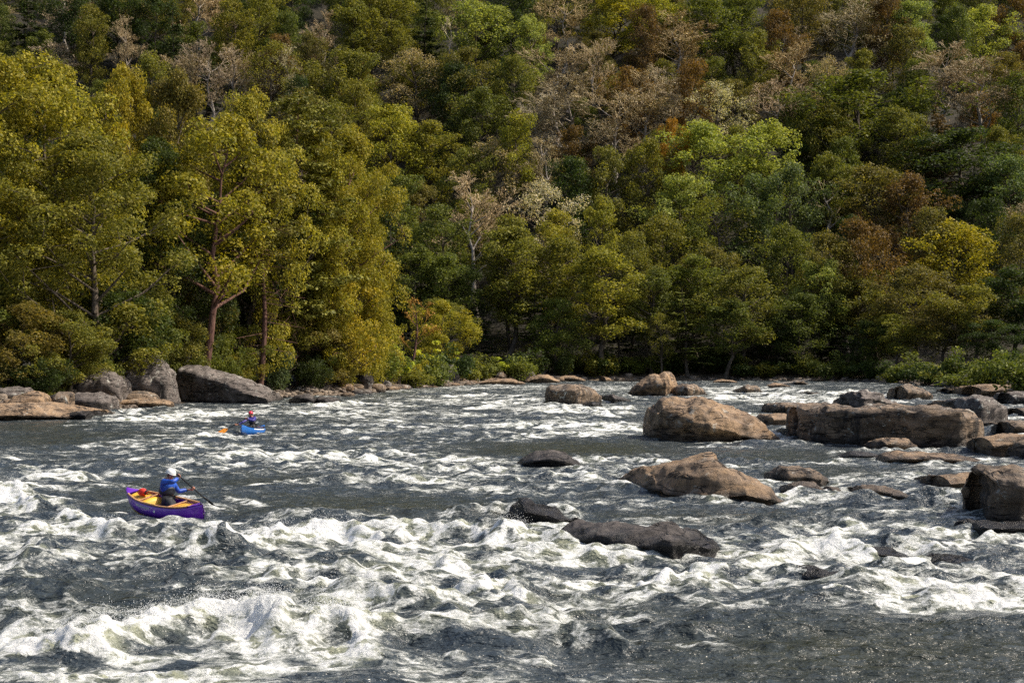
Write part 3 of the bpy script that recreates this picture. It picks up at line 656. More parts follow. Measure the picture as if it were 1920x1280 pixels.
# hillside trees read off the photograph: crown top x, y, crown width (photo pixels), kind, colour
HILL = '''60 -20 100 fir dark green|130 -30 110 round dark green|165 10 70 tall olive|222 -20 90 tall dark green|240 42 62 bare grey pink|290 -12 95 round dark green|322 8 75 fir dark green|372 -25 105 bare grey pink|430 -2 90 tall olive|482 -12 100 round olive|540 22 84 round green|604 30 74 bare grey pink|582 66 84 round brown olive|655 -4 90 tall olive|700 -14 120 round olive|748 -20 105 tall olive|795 0 85 fir dark green|845 28 46 snag pale grey|900 4 150 round light green|1000 28 74 tall light green|962 -30 120 round dark green|1062 -8 105 bare grey pink|1142 -22 120 tall yellow green|1205 10 84 round rust|1262 26 135 bare grey pink|1215 -14 100 tall yellow green|1320 -10 140 round green|1402 -6 125 round green|1455 22 90 round rust|1505 -22 115 round brown olive|1590 -6 140 bare grey pink|1662 -12 85 round rust|1720 4 92 tall light green|1792 8 66 round green|1850 14 120 round light green|1905 -12 95 round rust
290 98 84 tall olive|335 104 100 bare grey pink|395 90 115 bare grey pink|442 86 110 bare grey pink|505 82 120 lace olive|546 98 56 bare pale grey|522 66 80 round rust|556 142 70 round dark green|640 98 135 round olive|684 94 92 tall olive|782 92 130 lace grey pink|862 120 100 round dark green|872 92 115 round brown olive|966 112 96 round olive|1040 98 125 bare grey pink|1112 84 92 bare grey pink|1182 128 110 round rust|1225 126 115 bare grey pink|1350 152 125 lace pale grey|1490 94 110 bare grey pink|1422 58 100 round olive|1562 108 105 lace grey pink|1622 138 250 round green|1762 86 130 bare grey pink|1852 118 140 bare grey pink|1902 140 110 round green|1702 50 100 round brown olive|1300 112 100 round rust|1465 160 105 bare grey pink
560 166 140 lace brown olive|612 188 130 round olive|732 204 150 round yellow green|812 228 112 tall olive|902 168 120 round green|982 208 92 tall yellow green|1062 152 165 bare grey pink|1152 176 150 bare grey pink|1262 232 62 round orange|1322 238 170 round light green|1450 222 112 tall light green|1032 268 100 bare grey pink|1132 278 120 round olive|1062 300 120 round dark green|1212 262 105 round olive|1482 308 120 round blue green|1752 190 90 fir rust|1642 308 160 round brown olive|1802 244 240 round dark green|1882 292 150 round blue green|1562 288 95 tall olive|1202 140 100 bare grey pink|660 150 100 round olive|1690 200 120 round olive|1560 190 100 round olive|1500 180 90 round green|1010 180 90 bare pale grey
756 324 115 tall green|930 262 130 lace grey pink|1022 336 130 lace pale grey|962 404 112 tall olive|1050 394 100 tall yellow green|1122 370 84 tall yellow green|1182 436 92 round olive|1290 330 150 round light green|1352 372 180 lace olive|1420 332 135 round blue green|1568 338 105 snag grey pink|1702 328 130 round rust|1792 414 170 round golden|1902 406 110 round brown olive|822 398 120 tall green|702 330 100 round olive|880 280 110 round olive|1240 400 120 round olive|1480 420 110 round green|1620 420 120 round rust|1560 470 110 round brown olive|1850 380 120 round dark green|1740 390 110 round brown olive'''
n_hill = []
def solve_hill(px, py, H):
    for D in np.arange(226, 460, 1.0):
        x = (px - 960) / F * D
        if tz(x, D) + H >= P(px, py, D).z: return float(D)
    return None
for row in HILL.split('\n'):
    for it in row.split('|'):
        a = it.split(' ', 4); px, py, w = float(a[0]), float(a[1]), float(a[2]); kind = a[3]; look = a[4]
        H = {'tall': 23, 'fir': 23, 'bare': 21, 'snag': 19}.get(kind, 22) * rnd.uniform(.92, 1.1)
        D = solve_hill(px, py, H)
        if D is None: continue
        if look in ('grey pink', 'pale grey') and kind == 'lace': m_ = 'leaf_plain'
        else: m_ = None
        plant(kind, look, px, D, H=H, w_px=w * .98, mat=m_, bk='bark_pale' if kind in ('bare', 'snag') else 'bark', group='trees on the hillside'); n_hill.append((px, D))
# trees along the far bank: x, top y, width, kind, colour, distance
BANK = '''780 458 120 tall green 222|842 474 110 tall green 220|892 330 150 bare grey pink 236|950 425 130 tall olive 222|1045 440 110 tall olive 224|1130 462 155 tall yellow green 219|1222 500 100 tall green 222|1310 478 120 tall green 226|1392 500 140 round olive 221|1540 488 120 round light green 224|1600 520 150 round olive 222|1650 508 140 round olive 226|1500 552 120 round green 220|1722 496 150 round brown olive 215|1820 536 150 round olive 206|1902 500 130 tall dark green 210|730 400 110 fir dark green 224|690 420 110 fir dark green 220|1290 540 110 fir green 219|1440 500 110 fir dark green 230|1050 560 110 round green 216|1000 520 110 fir green 222|900 560 90 fir dark green 222|1240 585 70 lace olive 218|1360 560 100 tall green 218|1680 590 120 round olive 210|1770 560 120 round brown olive 208|1860 600 110 round dark green 200|1560 600 110 fir dark green 222|830 560 110 round olive 210|1460 590 90 round dark green 222|870 500 90 tall dark green 232|1160 540 90 fir dark green 226|1630 600 90 round dark green 214|1950 560 120 tall dark green 205'''
for it in BANK.split('|'):
    a = it.split(' '); px, py, w = float(a[0]), float(a[1]), float(a[2]); D = float(a[-1]); kind = a[3]; look = ' '.join(a[4:-1])
    plant(kind, look, px, D, top_py=py, w_px=w, bk='bark_pale' if kind == 'bare' else 'bark', group='trees along the far bank'); n_hill.append((px, D))
# fill the wood between them: the nearest as trees of their own, the farthest as one mass
cand = []
for D in np.arange(236, 392, 9.5):
    xx = -.40 * D
    while xx < .40 * D:
        x = xx + rnd.uniform(-3, 3); d = D + rnd.uniform(-4, 4); px = 960 + F * x / d
        xx += 10.5
        if any(abs((q - px) * d / F) < 5.0 and abs(qd - d) < 5.2 for q, qd in n_hill): continue
        right = px > 1450  # this side draws browner leaf colours, a warm glow put into the foliage tint
        look = rnd.choice(['dark green', 'green', 'green', 'olive', 'olive', 'brown olive'] + (['rust', 'brown olive', 'grey pink'] if right or rnd.random() < .3 else ['dark green', 'grey pink']))
        kind = 'bare' if look == 'grey pink' else rnd.choice(['round', 'tall', 'tall', 'fir' if look == 'dark green' else 'round'])
        cand.append((d, px, look, kind)); n_hill.append((px, d))
cand.sort(key=lambda q: q[0]); budget = max(0, 262 - len(REC)); MV = []; ML = []; MC = []
for n_i, (d, px, look, kind) in enumerate(cand):
    Hf = rnd.uniform(14.5, 18.5); wm = rnd.uniform(8, 10.5) if kind != 'tall' else rnd.uniform(6.5, 8)
    if n_i < budget and -20 < px < 1940:
        plant(kind, look, px, d, H=Hf, w_px=wm * F / d, group='trees on the hillside', bk='bark_pale' if kind == 'bare' else 'bark'); continue
    if n_i < budget: budget += 1
    pr = FAR['tall' if kind == 'tall' else 'round'][n_i % 3]; m_ = pr['crown']; nv = len(m_.vertices); co = np.empty(nv * 3, np.float32); m_.vertices.foreach_get('co', co); co = co.reshape(-1, 4, 3)
    at_ = []
    for nm_ in ('leafrand', 'clump'):
        q = np.empty(nv, np.float32); m_.attributes[nm_].data.foreach_get('value', q); at_.append(q.reshape(-1, 4))
    sel = np.arange(n_i % 2, len(co), 2); p_ = co[sel]; ce = p_.mean(1, keepdims=True); p_ = ce + (p_ - ce) * 1.3
    a_ = rnd.uniform(0, 6.28); ca, sa = math.cos(a_), math.sin(a_); X_ = (px - 960) / F * d; s_ = wm / pr['W']
    q = np.stack([(p_[..., 0] * ca - p_[..., 1] * sa) * s_ + X_, (p_[..., 0] * sa + p_[..., 1] * ca) * s_ + d, p_[..., 2] * Hf / pr['H'] + tz(X_, d)], -1)
    sh = rnd.uniform(-.3, .3); MV.append(q.reshape(-1, 3)); ML.append(np.clip(at_[0][sel].ravel() + sh, 0, 1)); MC.append(np.clip(at_[1][sel].ravel() * .6 + rnd.uniform(0, .5), 0, 1))
MV = np.vstack(MV); o = link('woodland', mesh_np('woodland', MV, np.arange(len(MV)).reshape(-1, 4), False, {'leafrand': np.concatenate(ML), 'clump': np.concatenate(MC)}), M['leaf'])
o.color = (.095, .108, .030, 1); tag(o, 'mass of smaller olive green trees filling the wood behind the taller hillside trees', 'woodland', kind='stuff')
print('fill', len(cand), 'individual trees', len(REC))
# far bank undergrowth
for i in range(46):
    px = 700 + 1240 * (i + rnd.random()) / 46; x, y = shore_xy(px, rnd.uniform(.8, 5))
    plant('shrub', rnd.choice(['dark green', 'dark green', 'green', 'green', 'olive']), px, y, H=rnd.uniform(2.5, 5), w_px=rnd.uniform(5, 8) * F / y, group='shrubs along the far bank')

# ---- the near wood on the left
N_ = NEAR
def near(kind, look, px, D, top, w, where, **k): return plant(kind, look, px, D, top_py=top, w_px=w, lib=N_, where=where, group='trees of the left bank', **k)
near('broad', 'yellow green', -40, 106, 95, 330, 'huge yellow green tree cut by the left edge')
near('broad', 'yellow green', 105, 112, 108, 330, 'huge spreading tree above the sandy ledge, reddening at its top')
near('broad', 'olive', 190, 108, 250, 300, 'wide olive tree leaning right above the sloping grey boulder')
near('broad', 'golden', 232, 126, 120, 200, 'gold tinged tree rising behind the two huge left trees')
near('broad', 'brown olive', 322, 128, 142, 190, 'bronze olive tree behind the gold maple')
near('broad', 'dark green', 275, 122, 260, 220, 'dark green tree in shade left of the gold maple')  # dark tint puts the shade of the wood into the leaf colour
near('maple', 'golden', 385, 114, 232, 235, 'gold maple with orange tips and a bare forked lower trunk', dd=6, bk='bark_red')
near('broad', 'yellow green', 455, 134, 172, 210, 'lighter tree behind the tall bare pine stem')
near('pole', 'olive', 487, 116, 205, 150, 'slender pine with a tall bare reddish stem', dd=4, bk='bark_red')
near('hemlock', 'olive', 560, 128, 175, 230, 'layered olive hemlock right of the bare pine stem', bk='bark_red')
near('broad', 'golden', 640, 128, 235, 190, 'tall golden green tree near the right end of the left wood', bk='bark_red')
near('broad', 'yellow green', 668, 136, 285, 150, 'bright yellow green tree ending the left wood')
near('broad', 'yellow green', 610, 142, 240, 170, 'yellow green tree behind the hemlocks')
near('hemlock', 'dark green', 440, 138, 330, 200, 'dark hemlock in the shade behind the gold maple trunk')
near('broad', 'dark green', 340, 126, 330, 200, 'dense dark tree low behind the gold maple')
near('broad', 'dark green', 520, 138, 330, 200, 'dense dark tree behind the bare pine stem')
near('broad', 'dark green', 60, 122, 200, 260, 'dense dark tree filling the gap behind the huge left trees')
UN = 'small trees at the edge of the left wood'
for kind, look, px, D, top, w, wh in [
        ('under', 'brown olive', 40, 101, 570, 190, 'small bronze tree over the sandy ledge'), ('under', 'olive', 130, 103, 590, 170, 'small olive tree over the blocky rock'),
        ('under', 'green', -20, 104, 520, 200, 'small green tree at the far left edge'), ('under', 'green', 260, 112, 560, 180, 'small green tree above the cracked boulder'),
        ('under', 'dark green', 200, 110, 520, 200, 'small dark tree above the sloping boulder'), ('under', 'olive', 318, 117, 590, 140, 'small olive tree above the wedge boulder top'),
        ('under', 'green', 432, 122, 612, 130, 'small green tree behind the wedge boulder tail'), ('under', 'olive', 560, 128, 580, 150, 'small olive tree above the cobble bank'),
        ('under', 'golden', 640, 137, 520, 150, 'small golden tree above the right of the cobble bank'), ('under', 'yellow green', 690, 144, 560, 110, 'small yellow tree at the very end of the left wood'),
        ('under', 'brown olive', 590, 134, 570, 150, 'small bronze tree over the cobbles')]:
    plant(kind, look, px, D, top_py=top, w_px=w, lib=N_, where=wh, group=UN)
for kind, look, px, D, top, w, wh in [
        ('bush', 'green', 410, 121, 632, 110, 'bright green shrub above the middle of the wedge boulder'), ('bush', 'blue green', 522, 129, 632, 90, 'grey green shrub at the left end of the cobble bank'),
        ('bush', 'dark green', 90, 100, 660, 120, 'dark shrub left of the sloping boulder'), ('bush', 'green', 175, 106, 650, 110, 'green shrub hanging over the sloping boulder'),
        ('bush', 'dark green', 290, 114, 650, 100, 'dark shrub between cracked boulder and wedge boulder'), ('bush', 'olive', 460, 126, 650, 100, 'olive shrub above the tail of the wedge boulder'),
        ('bush', 'dark green', 580, 134, 655, 110, 'dark shrub above the middle of the cobble bank'), ('bush', 'olive', 640, 143, 655, 90, 'olive shrub above the right of the cobble bank'),
        ('bush', 'yellow green', 690, 150, 640, 100, 'yellow green shrub starting the weedy point'), ('bush', 'yellow green', 730, 158, 628, 80, 'tall yellow green shrub on the weedy point'),
        ('bush', 'dark green', 20, 100, 665, 110, 'dark shrub at the left edge behind the ledge'), ('bush', 'green', 350, 119, 645, 100, 'green shrub over the top of the wedge boulder'),
        ('sapling', 'lime', 800, 172, 634, 80, 'largest lime sapling on the weedy point'), ('sapling', 'lime', 847, 182, 656, 44, 'slim lime sapling right of the largest one'),
        ('sapling', 'lime', 944, 200, 664, 50, 'lime sapling by the upright grey block'), ('sapling', 'lime', 902, 194, 682, 30, 'smallest lime sapling low among weeds'), ('sapling', 'lime', 745, 160, 622, 60, 'lime sapling left of the red leaved bare tree'),
        ('bush', 'golden', 775, 172, 668, 60, 'golden shrub at the foot of the red leaved bare tree'),
        ('bush', 'green', 1890, 150, 655, 130, 'green bush at the right edge over the tan ledge'), ('bush', 'dark green', 1800, 165, 690, 80, 'low dark bush on the right shore')]:
    plant(kind, look, px, D, top_py=top, w_px=w, lib=N_, where=wh, group='shrubs of the river edge')
plant('snaggy', 'orange', 768, 176, top_py=555, w_px=90, lib=N_, where='thin bare tree with a few red leaves on the weedy point', bk='bark_red', group=UN)
plant('under', 'golden', 828, 200, top_py=570, w_px=110, lib=N_, where='small tree with orange tips behind the weedy point', group=UN)

# labels that single each tree out
def sector(px): return ['far left', 'left', 'left of centre', 'right of centre', 'right', 'far right'][int(np.clip(px / 320, 0, 5))]
def band(py, kind):
    if kind in ('shrub',): return 'at the far water edge'
    return 'at the top edge' if py < 60 else 'high on the hill' if py < 170 else 'halfway up the hill' if py < 290 else 'low on the hill' if py < 400 else 'on the far bank'
LK = {'round': 'round crowned', 'tall': 'tall narrow', 'lace': 'thin leaved', 'bare': 'nearly bare', 'snag': 'dead', 'fir': 'conical', 'shrub': ''}
ORD = ['first', 'second', 'third', 'fourth', 'fifth', 'sixth', 'seventh', 'eighth', 'ninth', 'tenth', 'eleventh', 'twelfth', 'thirteenth', 'fourteenth', 'fifteenth', 'sixteenth']
byk = {}
for q in REC:
    if q['where']: tag(q['o'], q['where'], q['cat'], q['group']); continue
    key = ((q['look'] + ' ' + LK[q['kind']]).strip(), q['nm'].replace('_', ' ').replace('bare tree', 'tree').replace('pine tree', 'evergreen'), band(q['py'], q['kind']), sector(q['px']))
    byk.setdefault(key, []).append(q)
for key, qs in byk.items():
    qs.sort(key=lambda q: q['px'])
    for i, q in enumerate(qs):
        lab = f'{key[0]} {key[1]} {key[2]}, {key[3]}'
        if len(qs) > 1: lab += f', {ORD[i]} such from left'
        tag(q['o'], lab, q['cat'], q['group'])
shore_stones.sort(key=lambda s: s[0]); cnt = {}
for px, c_, big, o in shore_stones:
    seg = 'by the cobble bank' if px < 740 else 'below the lime saplings' if px < 880 else 'at the tan ledges' if px < 1000 else 'at the tip of the point'
    cnt.setdefault((c_, big, seg), []).append(o)
for (c_, big, seg), os_ in cnt.items():
    for i, o in enumerate(os_):
        tag(o, f'{"larger" if big else "smaller"} {c_} waterline stone {seg}' + (f', {ORD[i]} from left' if len(os_) > 1 else ''), 'stone', 'stones along the point')
# driftwood pole under the far bank
tv, tf = tubes([((0, 0, 0), (2.2, .3, .25), .16, .12), ((2.2, .3, .25), (4.6, .2, .7), .12, .05), ((2.2, .3, .25), (2.9, .1, .75), .05, .03)], 8)
p_ = W(1455, 722); tag(link('driftwood', mesh_np('driftwood', tv, tf), M['bark_pale'], loc=(p_.x, p_.y, .1)), 'pale driftwood pole lying across a flat rock under the far bank', 'driftwood')

# low undergrowth that covers the forest floor between the trunks
r_ = np.random.RandomState(77); n_u = 5200
Dd = r_.uniform(222, 400, n_u); uu = r_.uniform(-.42, .42, n_u); ux = uu * Dd; uz = terr(ux, Dd)
pf = [(x, y, z + rr * .35, rr, .8) for x, y, z, rr in zip(ux, Dd, uz, r_.uniform(.6, 1.7, n_u)) if z > .8]
uv, ul, uc_ = leaves(pf, 120000, .42, r_)
o = link('undergrowth', mesh_np('undergrowth', uv, np.arange(len(uv)).reshape(-1, 4), False, {'leafrand': ul, 'clump': uc_}), M['leaf_plain']); o.color = (.07, .078, .026, 1)
tag(o, 'low dark undergrowth covering the forest floor of the hillside', 'undergrowth', kind='stuff')
# ------------------------------------------------------------------ canoes
HULLS = []
M['purple'] = simple('purple_plastic', (.16, .015, .46), .32, .12, 6, coat=.3)
M['blue_hull'] = simple('blue_plastic', (.012, .12, .42), .35, .15, 6, coat=.3)
M['yellow'] = simple('yellow_bag', (.72, .43, .03), .45, .1, 9)
M['wood'] = simple('ash_wood', (.45, .24, .11), .5, .2, 14)
M['black'] = simple('black_plastic', (.012, .012, .014), .4)
M['red'] = simple('red_cloth', (.62, .03, .015), .6, .2, 30)
M['white'] = simple('white_shell', (.8, .8, .76), .3, .04)
M['redshell'] = simple('red_shell', (.6, .02, .05), .3, .06)
M['jacket'] = simple('blue_nylon', (.012, .07, .4), .5, .3, 14, bump=.5)
M['jacket2'] = simple('indigo_nylon', (.035, .03, .22), .5, .35, 14, bump=.5)
M['vest'] = simple('dark_vest', (.014, .017, .026), .6, .35, 14, bump=.5)
M['skin'] = simple('skin', (.42, .19, .12), .5, .12, 20)
M['hair'] = simple('dark_hair', (.02, .013, .01), .8)
M['orange'] = simple('orange_blade', (.75, .27, .02), .4, .12, 9)
M['grey_scuff'] = simple('grey_decal', (.35, .33, .42), .6, .3, 30)
M['pants'] = simple('dark_trousers', (.015, .017, .022), .7, .2)

def hull_sec(s, k=None):
    b_ = .365 * (1 - abs(s) ** 2.3) ** .85 + .012; keel = -.10 + .17 * abs(s) ** 3.2; sh = .30 + .13 * abs(s) ** 2.6
    return b_, keel, sh
SEC = [(0, 0), (.45, .01), (.78, .08), (.95, .24), (1.05, .46), (1.06, .64), (.97, .84), (.90, 1.0)]
def loft(secs_fn, ss, th=0.0):
    V = []
    for s in ss:
        b_, kz, sz = secs_fn(s); x = s * 1.93
        x = s * (1.93 + .05 * (1 - 0))
        row = []
        for q, z in SEC[::-1]: row.append((x, -max(.004, b_ * q - th), kz + (sz - kz) * z + (th if z < .5 else 0)))
        for q, z in SEC[1:]: row.append((x, max(.004, b_ * q - th), kz + (sz - kz) * z + (th if z < .5 else 0)))
        V.append(row)
    return np.array(V)
def canoe(name, label, loc, yaw, roll, pitch, mat, trim, bags, detail=True):
    root = empty(name, loc); root.rotation_euler = Matrix.Rotation(yaw, 3, 'Z').__matmul__(Matrix.Rotation(pitch, 3, 'Y')).__matmul__(Matrix.Rotation(roll, 3, 'X')).to_euler()
    tag(root, label, 'canoe', 'whitewater canoes')
    ss = np.sin(np.linspace(-1, 1, 61) * math.pi / 2)
    # stems: the ends rake out and round over
    A = loft(hull_sec, ss); B_ = loft(hull_sec, ss * .985, .014)
    for G in (A, B_):
        t = np.abs(G[..., 0]) / 1.98; z = G[..., 2]
        G[..., 0] += np.sign(G[..., 0]) * sst(.9, 1, t) * (.05 - .16 * (1 - sst(-.1, .36, z)) ** 2)
    nr, ncol = A.shape[:2]; V = np.vstack([A.reshape(-1, 3), B_.reshape(-1, 3)])
    f1 = grid_faces(nr, ncol); f2 = grid_faces(nr, ncol)[:, ::-1] + nr * ncol
    i = np.arange(nr - 1); e1 = np.stack([i * ncol, (i + 1) * ncol, (i + 1) * ncol + nr * ncol, i * ncol + nr * ncol], -1); e2 = np.stack([i * ncol + ncol - 1, i * ncol + ncol - 1 + nr * ncol, (i + 1) * ncol + ncol - 1 + nr * ncol, (i + 1) * ncol + ncol - 1], -1)
    link('hull', mesh_np('hull', V, np.vstack([f1, f2, e1, e2])), mat, root)
    for sd in (-1, 1):      # gunwales
        ss2 = np.linspace(-.80, .80, 41); seg = []
        pts = []
        for s in ss2:
            b_, kz, sz = hull_sec(s); pts.append(np.array((s * 1.98, sd * b_ * .9, sz + .008)))
        V = []; 
        for p in pts:
            for a, c in ((-.022, -.014), (.022, -.014), (.022, .016), (-.022, .016)): V.append(p + np.array((0, a, c)))
        link('gunwale', mesh_np('gunwale', V, grid_faces(len(pts), 4, True), False), trim, root)
    for sd in (-1, 1):      # deck plates
        V = []
        for s in np.linspace(.79, .985, 9):
            b_, kz, sz = hull_sec(s)
            for q in np.linspace(-1, 1, 7): V.append((sd * s * 1.98, q * b_ * .93, sz + .012 + .03 * (1 - q * q) * (s - .75) * 4))
        V = np.array(V); V2 = V - np.array((0, 0, .012))
        link('deck_plate', mesh_np('deck_plate', np.vstack([V, V2]), np.vstack([grid_faces(9, 7), grid_faces(9, 7)[:, ::-1] + 63])), mat, root)
    for s in (-.42, .36):
        b_, kz, sz = hull_sec(s); v, f = tubes([((s * 1.98, -b_ * .88, sz - .01), (s * 1.98, b_ * .88, sz - .01), .02, .02)], 8); link('thwart', mesh_np('thwart', v, f), trim, root)
    for sd in (-1, 1):      # air bags laced in the ends
        V = []; n1 = 22; n2_ = 12
        for s in np.linspace(.26, .80, n1) if sd > 0 else np.linspace(.34, .80, n1):
            b_, kz, sz = hull_sec(s); rd = min(1, (s - .24) * 14) if sd > 0 else min(1, (s - .31) * 14)
            rib = 1 + .035 * math.sin(s * 60)
            for q in np.linspace(-1, 1, n2_): V.append((sd * s * 1.98, q * b_ * .86, kz + .05 + (sz - kz - .05) * (.80 + .13 * (1 - q * q)) * rd * rib))
        V = np.array(V); V2 = V.copy(); V2[:, 2] = np.repeat(np.array([hull_sec(s)[1] + .03 for s in (np.linspace(.26, .80, n1) if sd > 0 else np.linspace(.34, .80, n1))]), n2_)
        bag = link('air_bag', mesh_np('air_bag', np.vstack([V, V2]), np.vstack([grid_faces(n1, n2_), grid_faces(n1, n2_)[:, ::-1] + n1 * n2_])), bags, root)
        sg = []
        for i in range(6):
            s0 = .36 + i * .075; b0, k0, z0 = hull_sec(s0); b1, k1, z1 = hull_sec(s0 + .075)
            sg.append(((sd * s0 * 1.98, -b0 * .86, z0 - .02), (sd * (s0 + .075) * 1.98, b1 * .86, z1 - .02), .005, .005))
        v, f = tubes(sg, 4); link('lacing', mesh_np('lacing', v, f), M['wood'], bag)
    v = np.array([(x, y, z) for x in (-.16, .16) for y in (-.13, .13) for z in (-.06, .14)]); v[:, 0] -= .02
    link('seat', mesh_np('seat', v, np.array([[0, 1, 3, 2], [4, 6, 7, 5], [0, 4, 5, 1], [2, 3, 7, 6], [1, 5, 7, 3], [0, 2, 6, 4]]), False), M['black'], root)
    HULLS.append((loc[0], loc[1], yaw, 1.86, .34, loc[2]))
    return root
PC = P(311, 948, 35.1); PC.z = -.05
yawp = math.radians(-49.5)
pc = canoe('canoe', 'purple open canoe with wooden gunwales and yellow air bags, nearer to the camera', PC, yawp, math.radians(13), math.radians(1.5), M['purple'], M['wood'], M['yellow'])
v, f = tubes([((-.95, -.385, .1), (-.35, -.41, .08), .03, .03)], 6); v[:, 1] = np.where(v[:, 1] < -.395, v[:, 1], v[:, 1])
# scuffed decal and a white spot on the near side of the hull
def decal(x0, x1, z0, z1, side, mat, name, root, off=.006):
    V = []; 
    for i in range(13):
        x = x0 + (x1 - x0) * i / 12; s = x / 1.98; b_, kz, sz = hull_sec(s)
        for j in range(5):
            t = z0 + (z1 - z0) * j / 4; q = np.interp(t, [c[1] for c in SEC], [c[0] for c in SEC]); V.append((x, side * (b_ * q + off), kz + (sz - kz) * t))
    link(name, mesh_np(name, V, grid_faces(13, 5)), mat, root)
decal(-.85, -.05, .72, .84, -1, M['grey_scuff'], 'decal', pc)
decal(.18, .26, .62, .76, -1, M['white'], 'spot', pc)
BC = P(474, 805, 71.5); BC.z = -.08
yawb = math.atan2(-.97, -.1)
bc = canoe('canoe', 'blue open canoe with white stripes, farther away and pointing its bow at the camera', BC, yawb, math.radians(-3), math.radians(-3), M['blue_hull'], M['black'], M['blue_hull'])
decal(-.9, .9, .80, .90, 1, M['white'], 'stripe', bc); decal(.2, .5, .2, .45, 1, M['white'], 'mark', bc)

# red throw bag lying on the yellow air bag
def local(root, p):
    m = Matrix.LocRotScale(root.location, root.rotation_euler, None); return m @ Vector(p)
v, f = ico(3); v = v * np.array([.15, .10, .10]); v[:, 1:] *= (1 - .35 * np.clip(v[:, 0:1] / .15, 0, 1) ** 2)
tb = empty('throw_bag', local(pc, (-1.12, .02, .41))); tb.rotation_euler = (0, 0, yawp + .3); tag(tb, 'red throw bag lying on the yellow air bag at the back of the purple canoe', 'throw bag')
link('bag', mesh_np('bag', v, f), M['red'], tb)
v, f = tubes([((.13, 0, 0), (.17, 0, -.01), .07, .055), ((-.13, 0, 0), (-.155, 0, 0), .06, .05)], 10); link('collar', mesh_np('collar', v, f), M['black'], tb)
v, f = tubes([((.17, 0, -.02), (.26, .05, -.06), .008, .008), ((.26, .05, -.06), (.34, -.02, -.07), .008, .008)], 6); link('cord', mesh_np('cord', v, f), M['yellow'], tb)

# ------------------------------------------------------------------ people
def skin_mesh(name, nodes, edges, root=0, sub=2, flat=None):
    """nodes: list of (point, radius or (rx, ry)); grows one continuous surface along the edges"""
    me = bpy.data.meshes.new(name); me.from_pydata([tuple(p) for p, r in nodes], edges, []); o = bpy.data.objects.new(name, me); C.objects.link(o)
    md = o.modifiers.new('s', 'SKIN'); md.use_smooth_shade = True
    for i, (p, r) in enumerate(nodes):
        sv = me.skin_vertices[0].data[i]; sv.radius = r if isinstance(r, tuple) else (r, r); sv.use_root = (i == root)
    sb_ = o.modifiers.new('b', 'SUBSURF'); sb_.levels = sub; sb_.render_levels = sub
    dg = bpy.context.evaluated_depsgraph_get(); dg.update()
    m2 = bpy.data.meshes.new_from_object(o.evaluated_get(dg)); m2.name = name
    bpy.data.objects.remove(o); return m2

def hand_nodes(nodes, edges, wi, wrist, grip, axis, side):
    """palm, four unequal bent fingers closed round a shaft at 'grip' running along 'axis', thumb from the side of the palm"""
    ax = axis.normalized(); d = (grip - wrist); d -= ax * d.dot(ax); d = d.normalized() if d.length > 1e-4 else Vector((0, 0, 1))
    n = ax.cross(d).normalized() * side
    palm = grip - d * .035 + n * .028
    nodes.append((palm, (.038, .022))); pi = len(nodes) - 1; edges.append((wi, pi))
    for k_, (off, ln) in enumerate(((-.033, .82), (-.011, .95), (.011, 1.0), (.033, .93))):
        b0 = palm + ax * off + d * .02; a1 = grip + ax * off + d * (.034 * ln) + n * .012; a2 = grip + ax * off + d * (.03 * ln) - n * .02; a3 = grip + ax * off - d * .006 - n * (.03 * ln)
        last = pi
        for q, r in ((b0, .0105), (a1, .0100), (a2, .0092), (a3, .0082)):
            nodes.append((q, r)); edges.append((last, len(nodes) - 1)); last = len(nodes) - 1
    last = pi
    for q, r in ((palm + ax * .05 - d * .012, .012), (grip + ax * .055 - d * .024 - n * .01, .0105), (grip + ax * .04 - d * .012 - n * .03, .009)):
        nodes.append((q, r)); edges.append((last, len(nodes) - 1)); last = len(nodes) - 1

def sphere_part(name, c, rad, rot, mat, parent, cut=None, sub=3, squash=None):
    v, f = ico(sub); v = v.copy()
    if squash is not None: v = squash(v)
    v = v * np.array(rad)
    if cut is not None:
        f = f[(v[f].mean(1)[:, 2] > cut(v[f].mean(1)))]
    m_ = Matrix(rot) if not isinstance(rot, Matrix) else rot
    v = v @ np.array(m_.to_3x3()).T + np.array(c)
    return link(name, mesh_np(name, v, f), mat, parent)

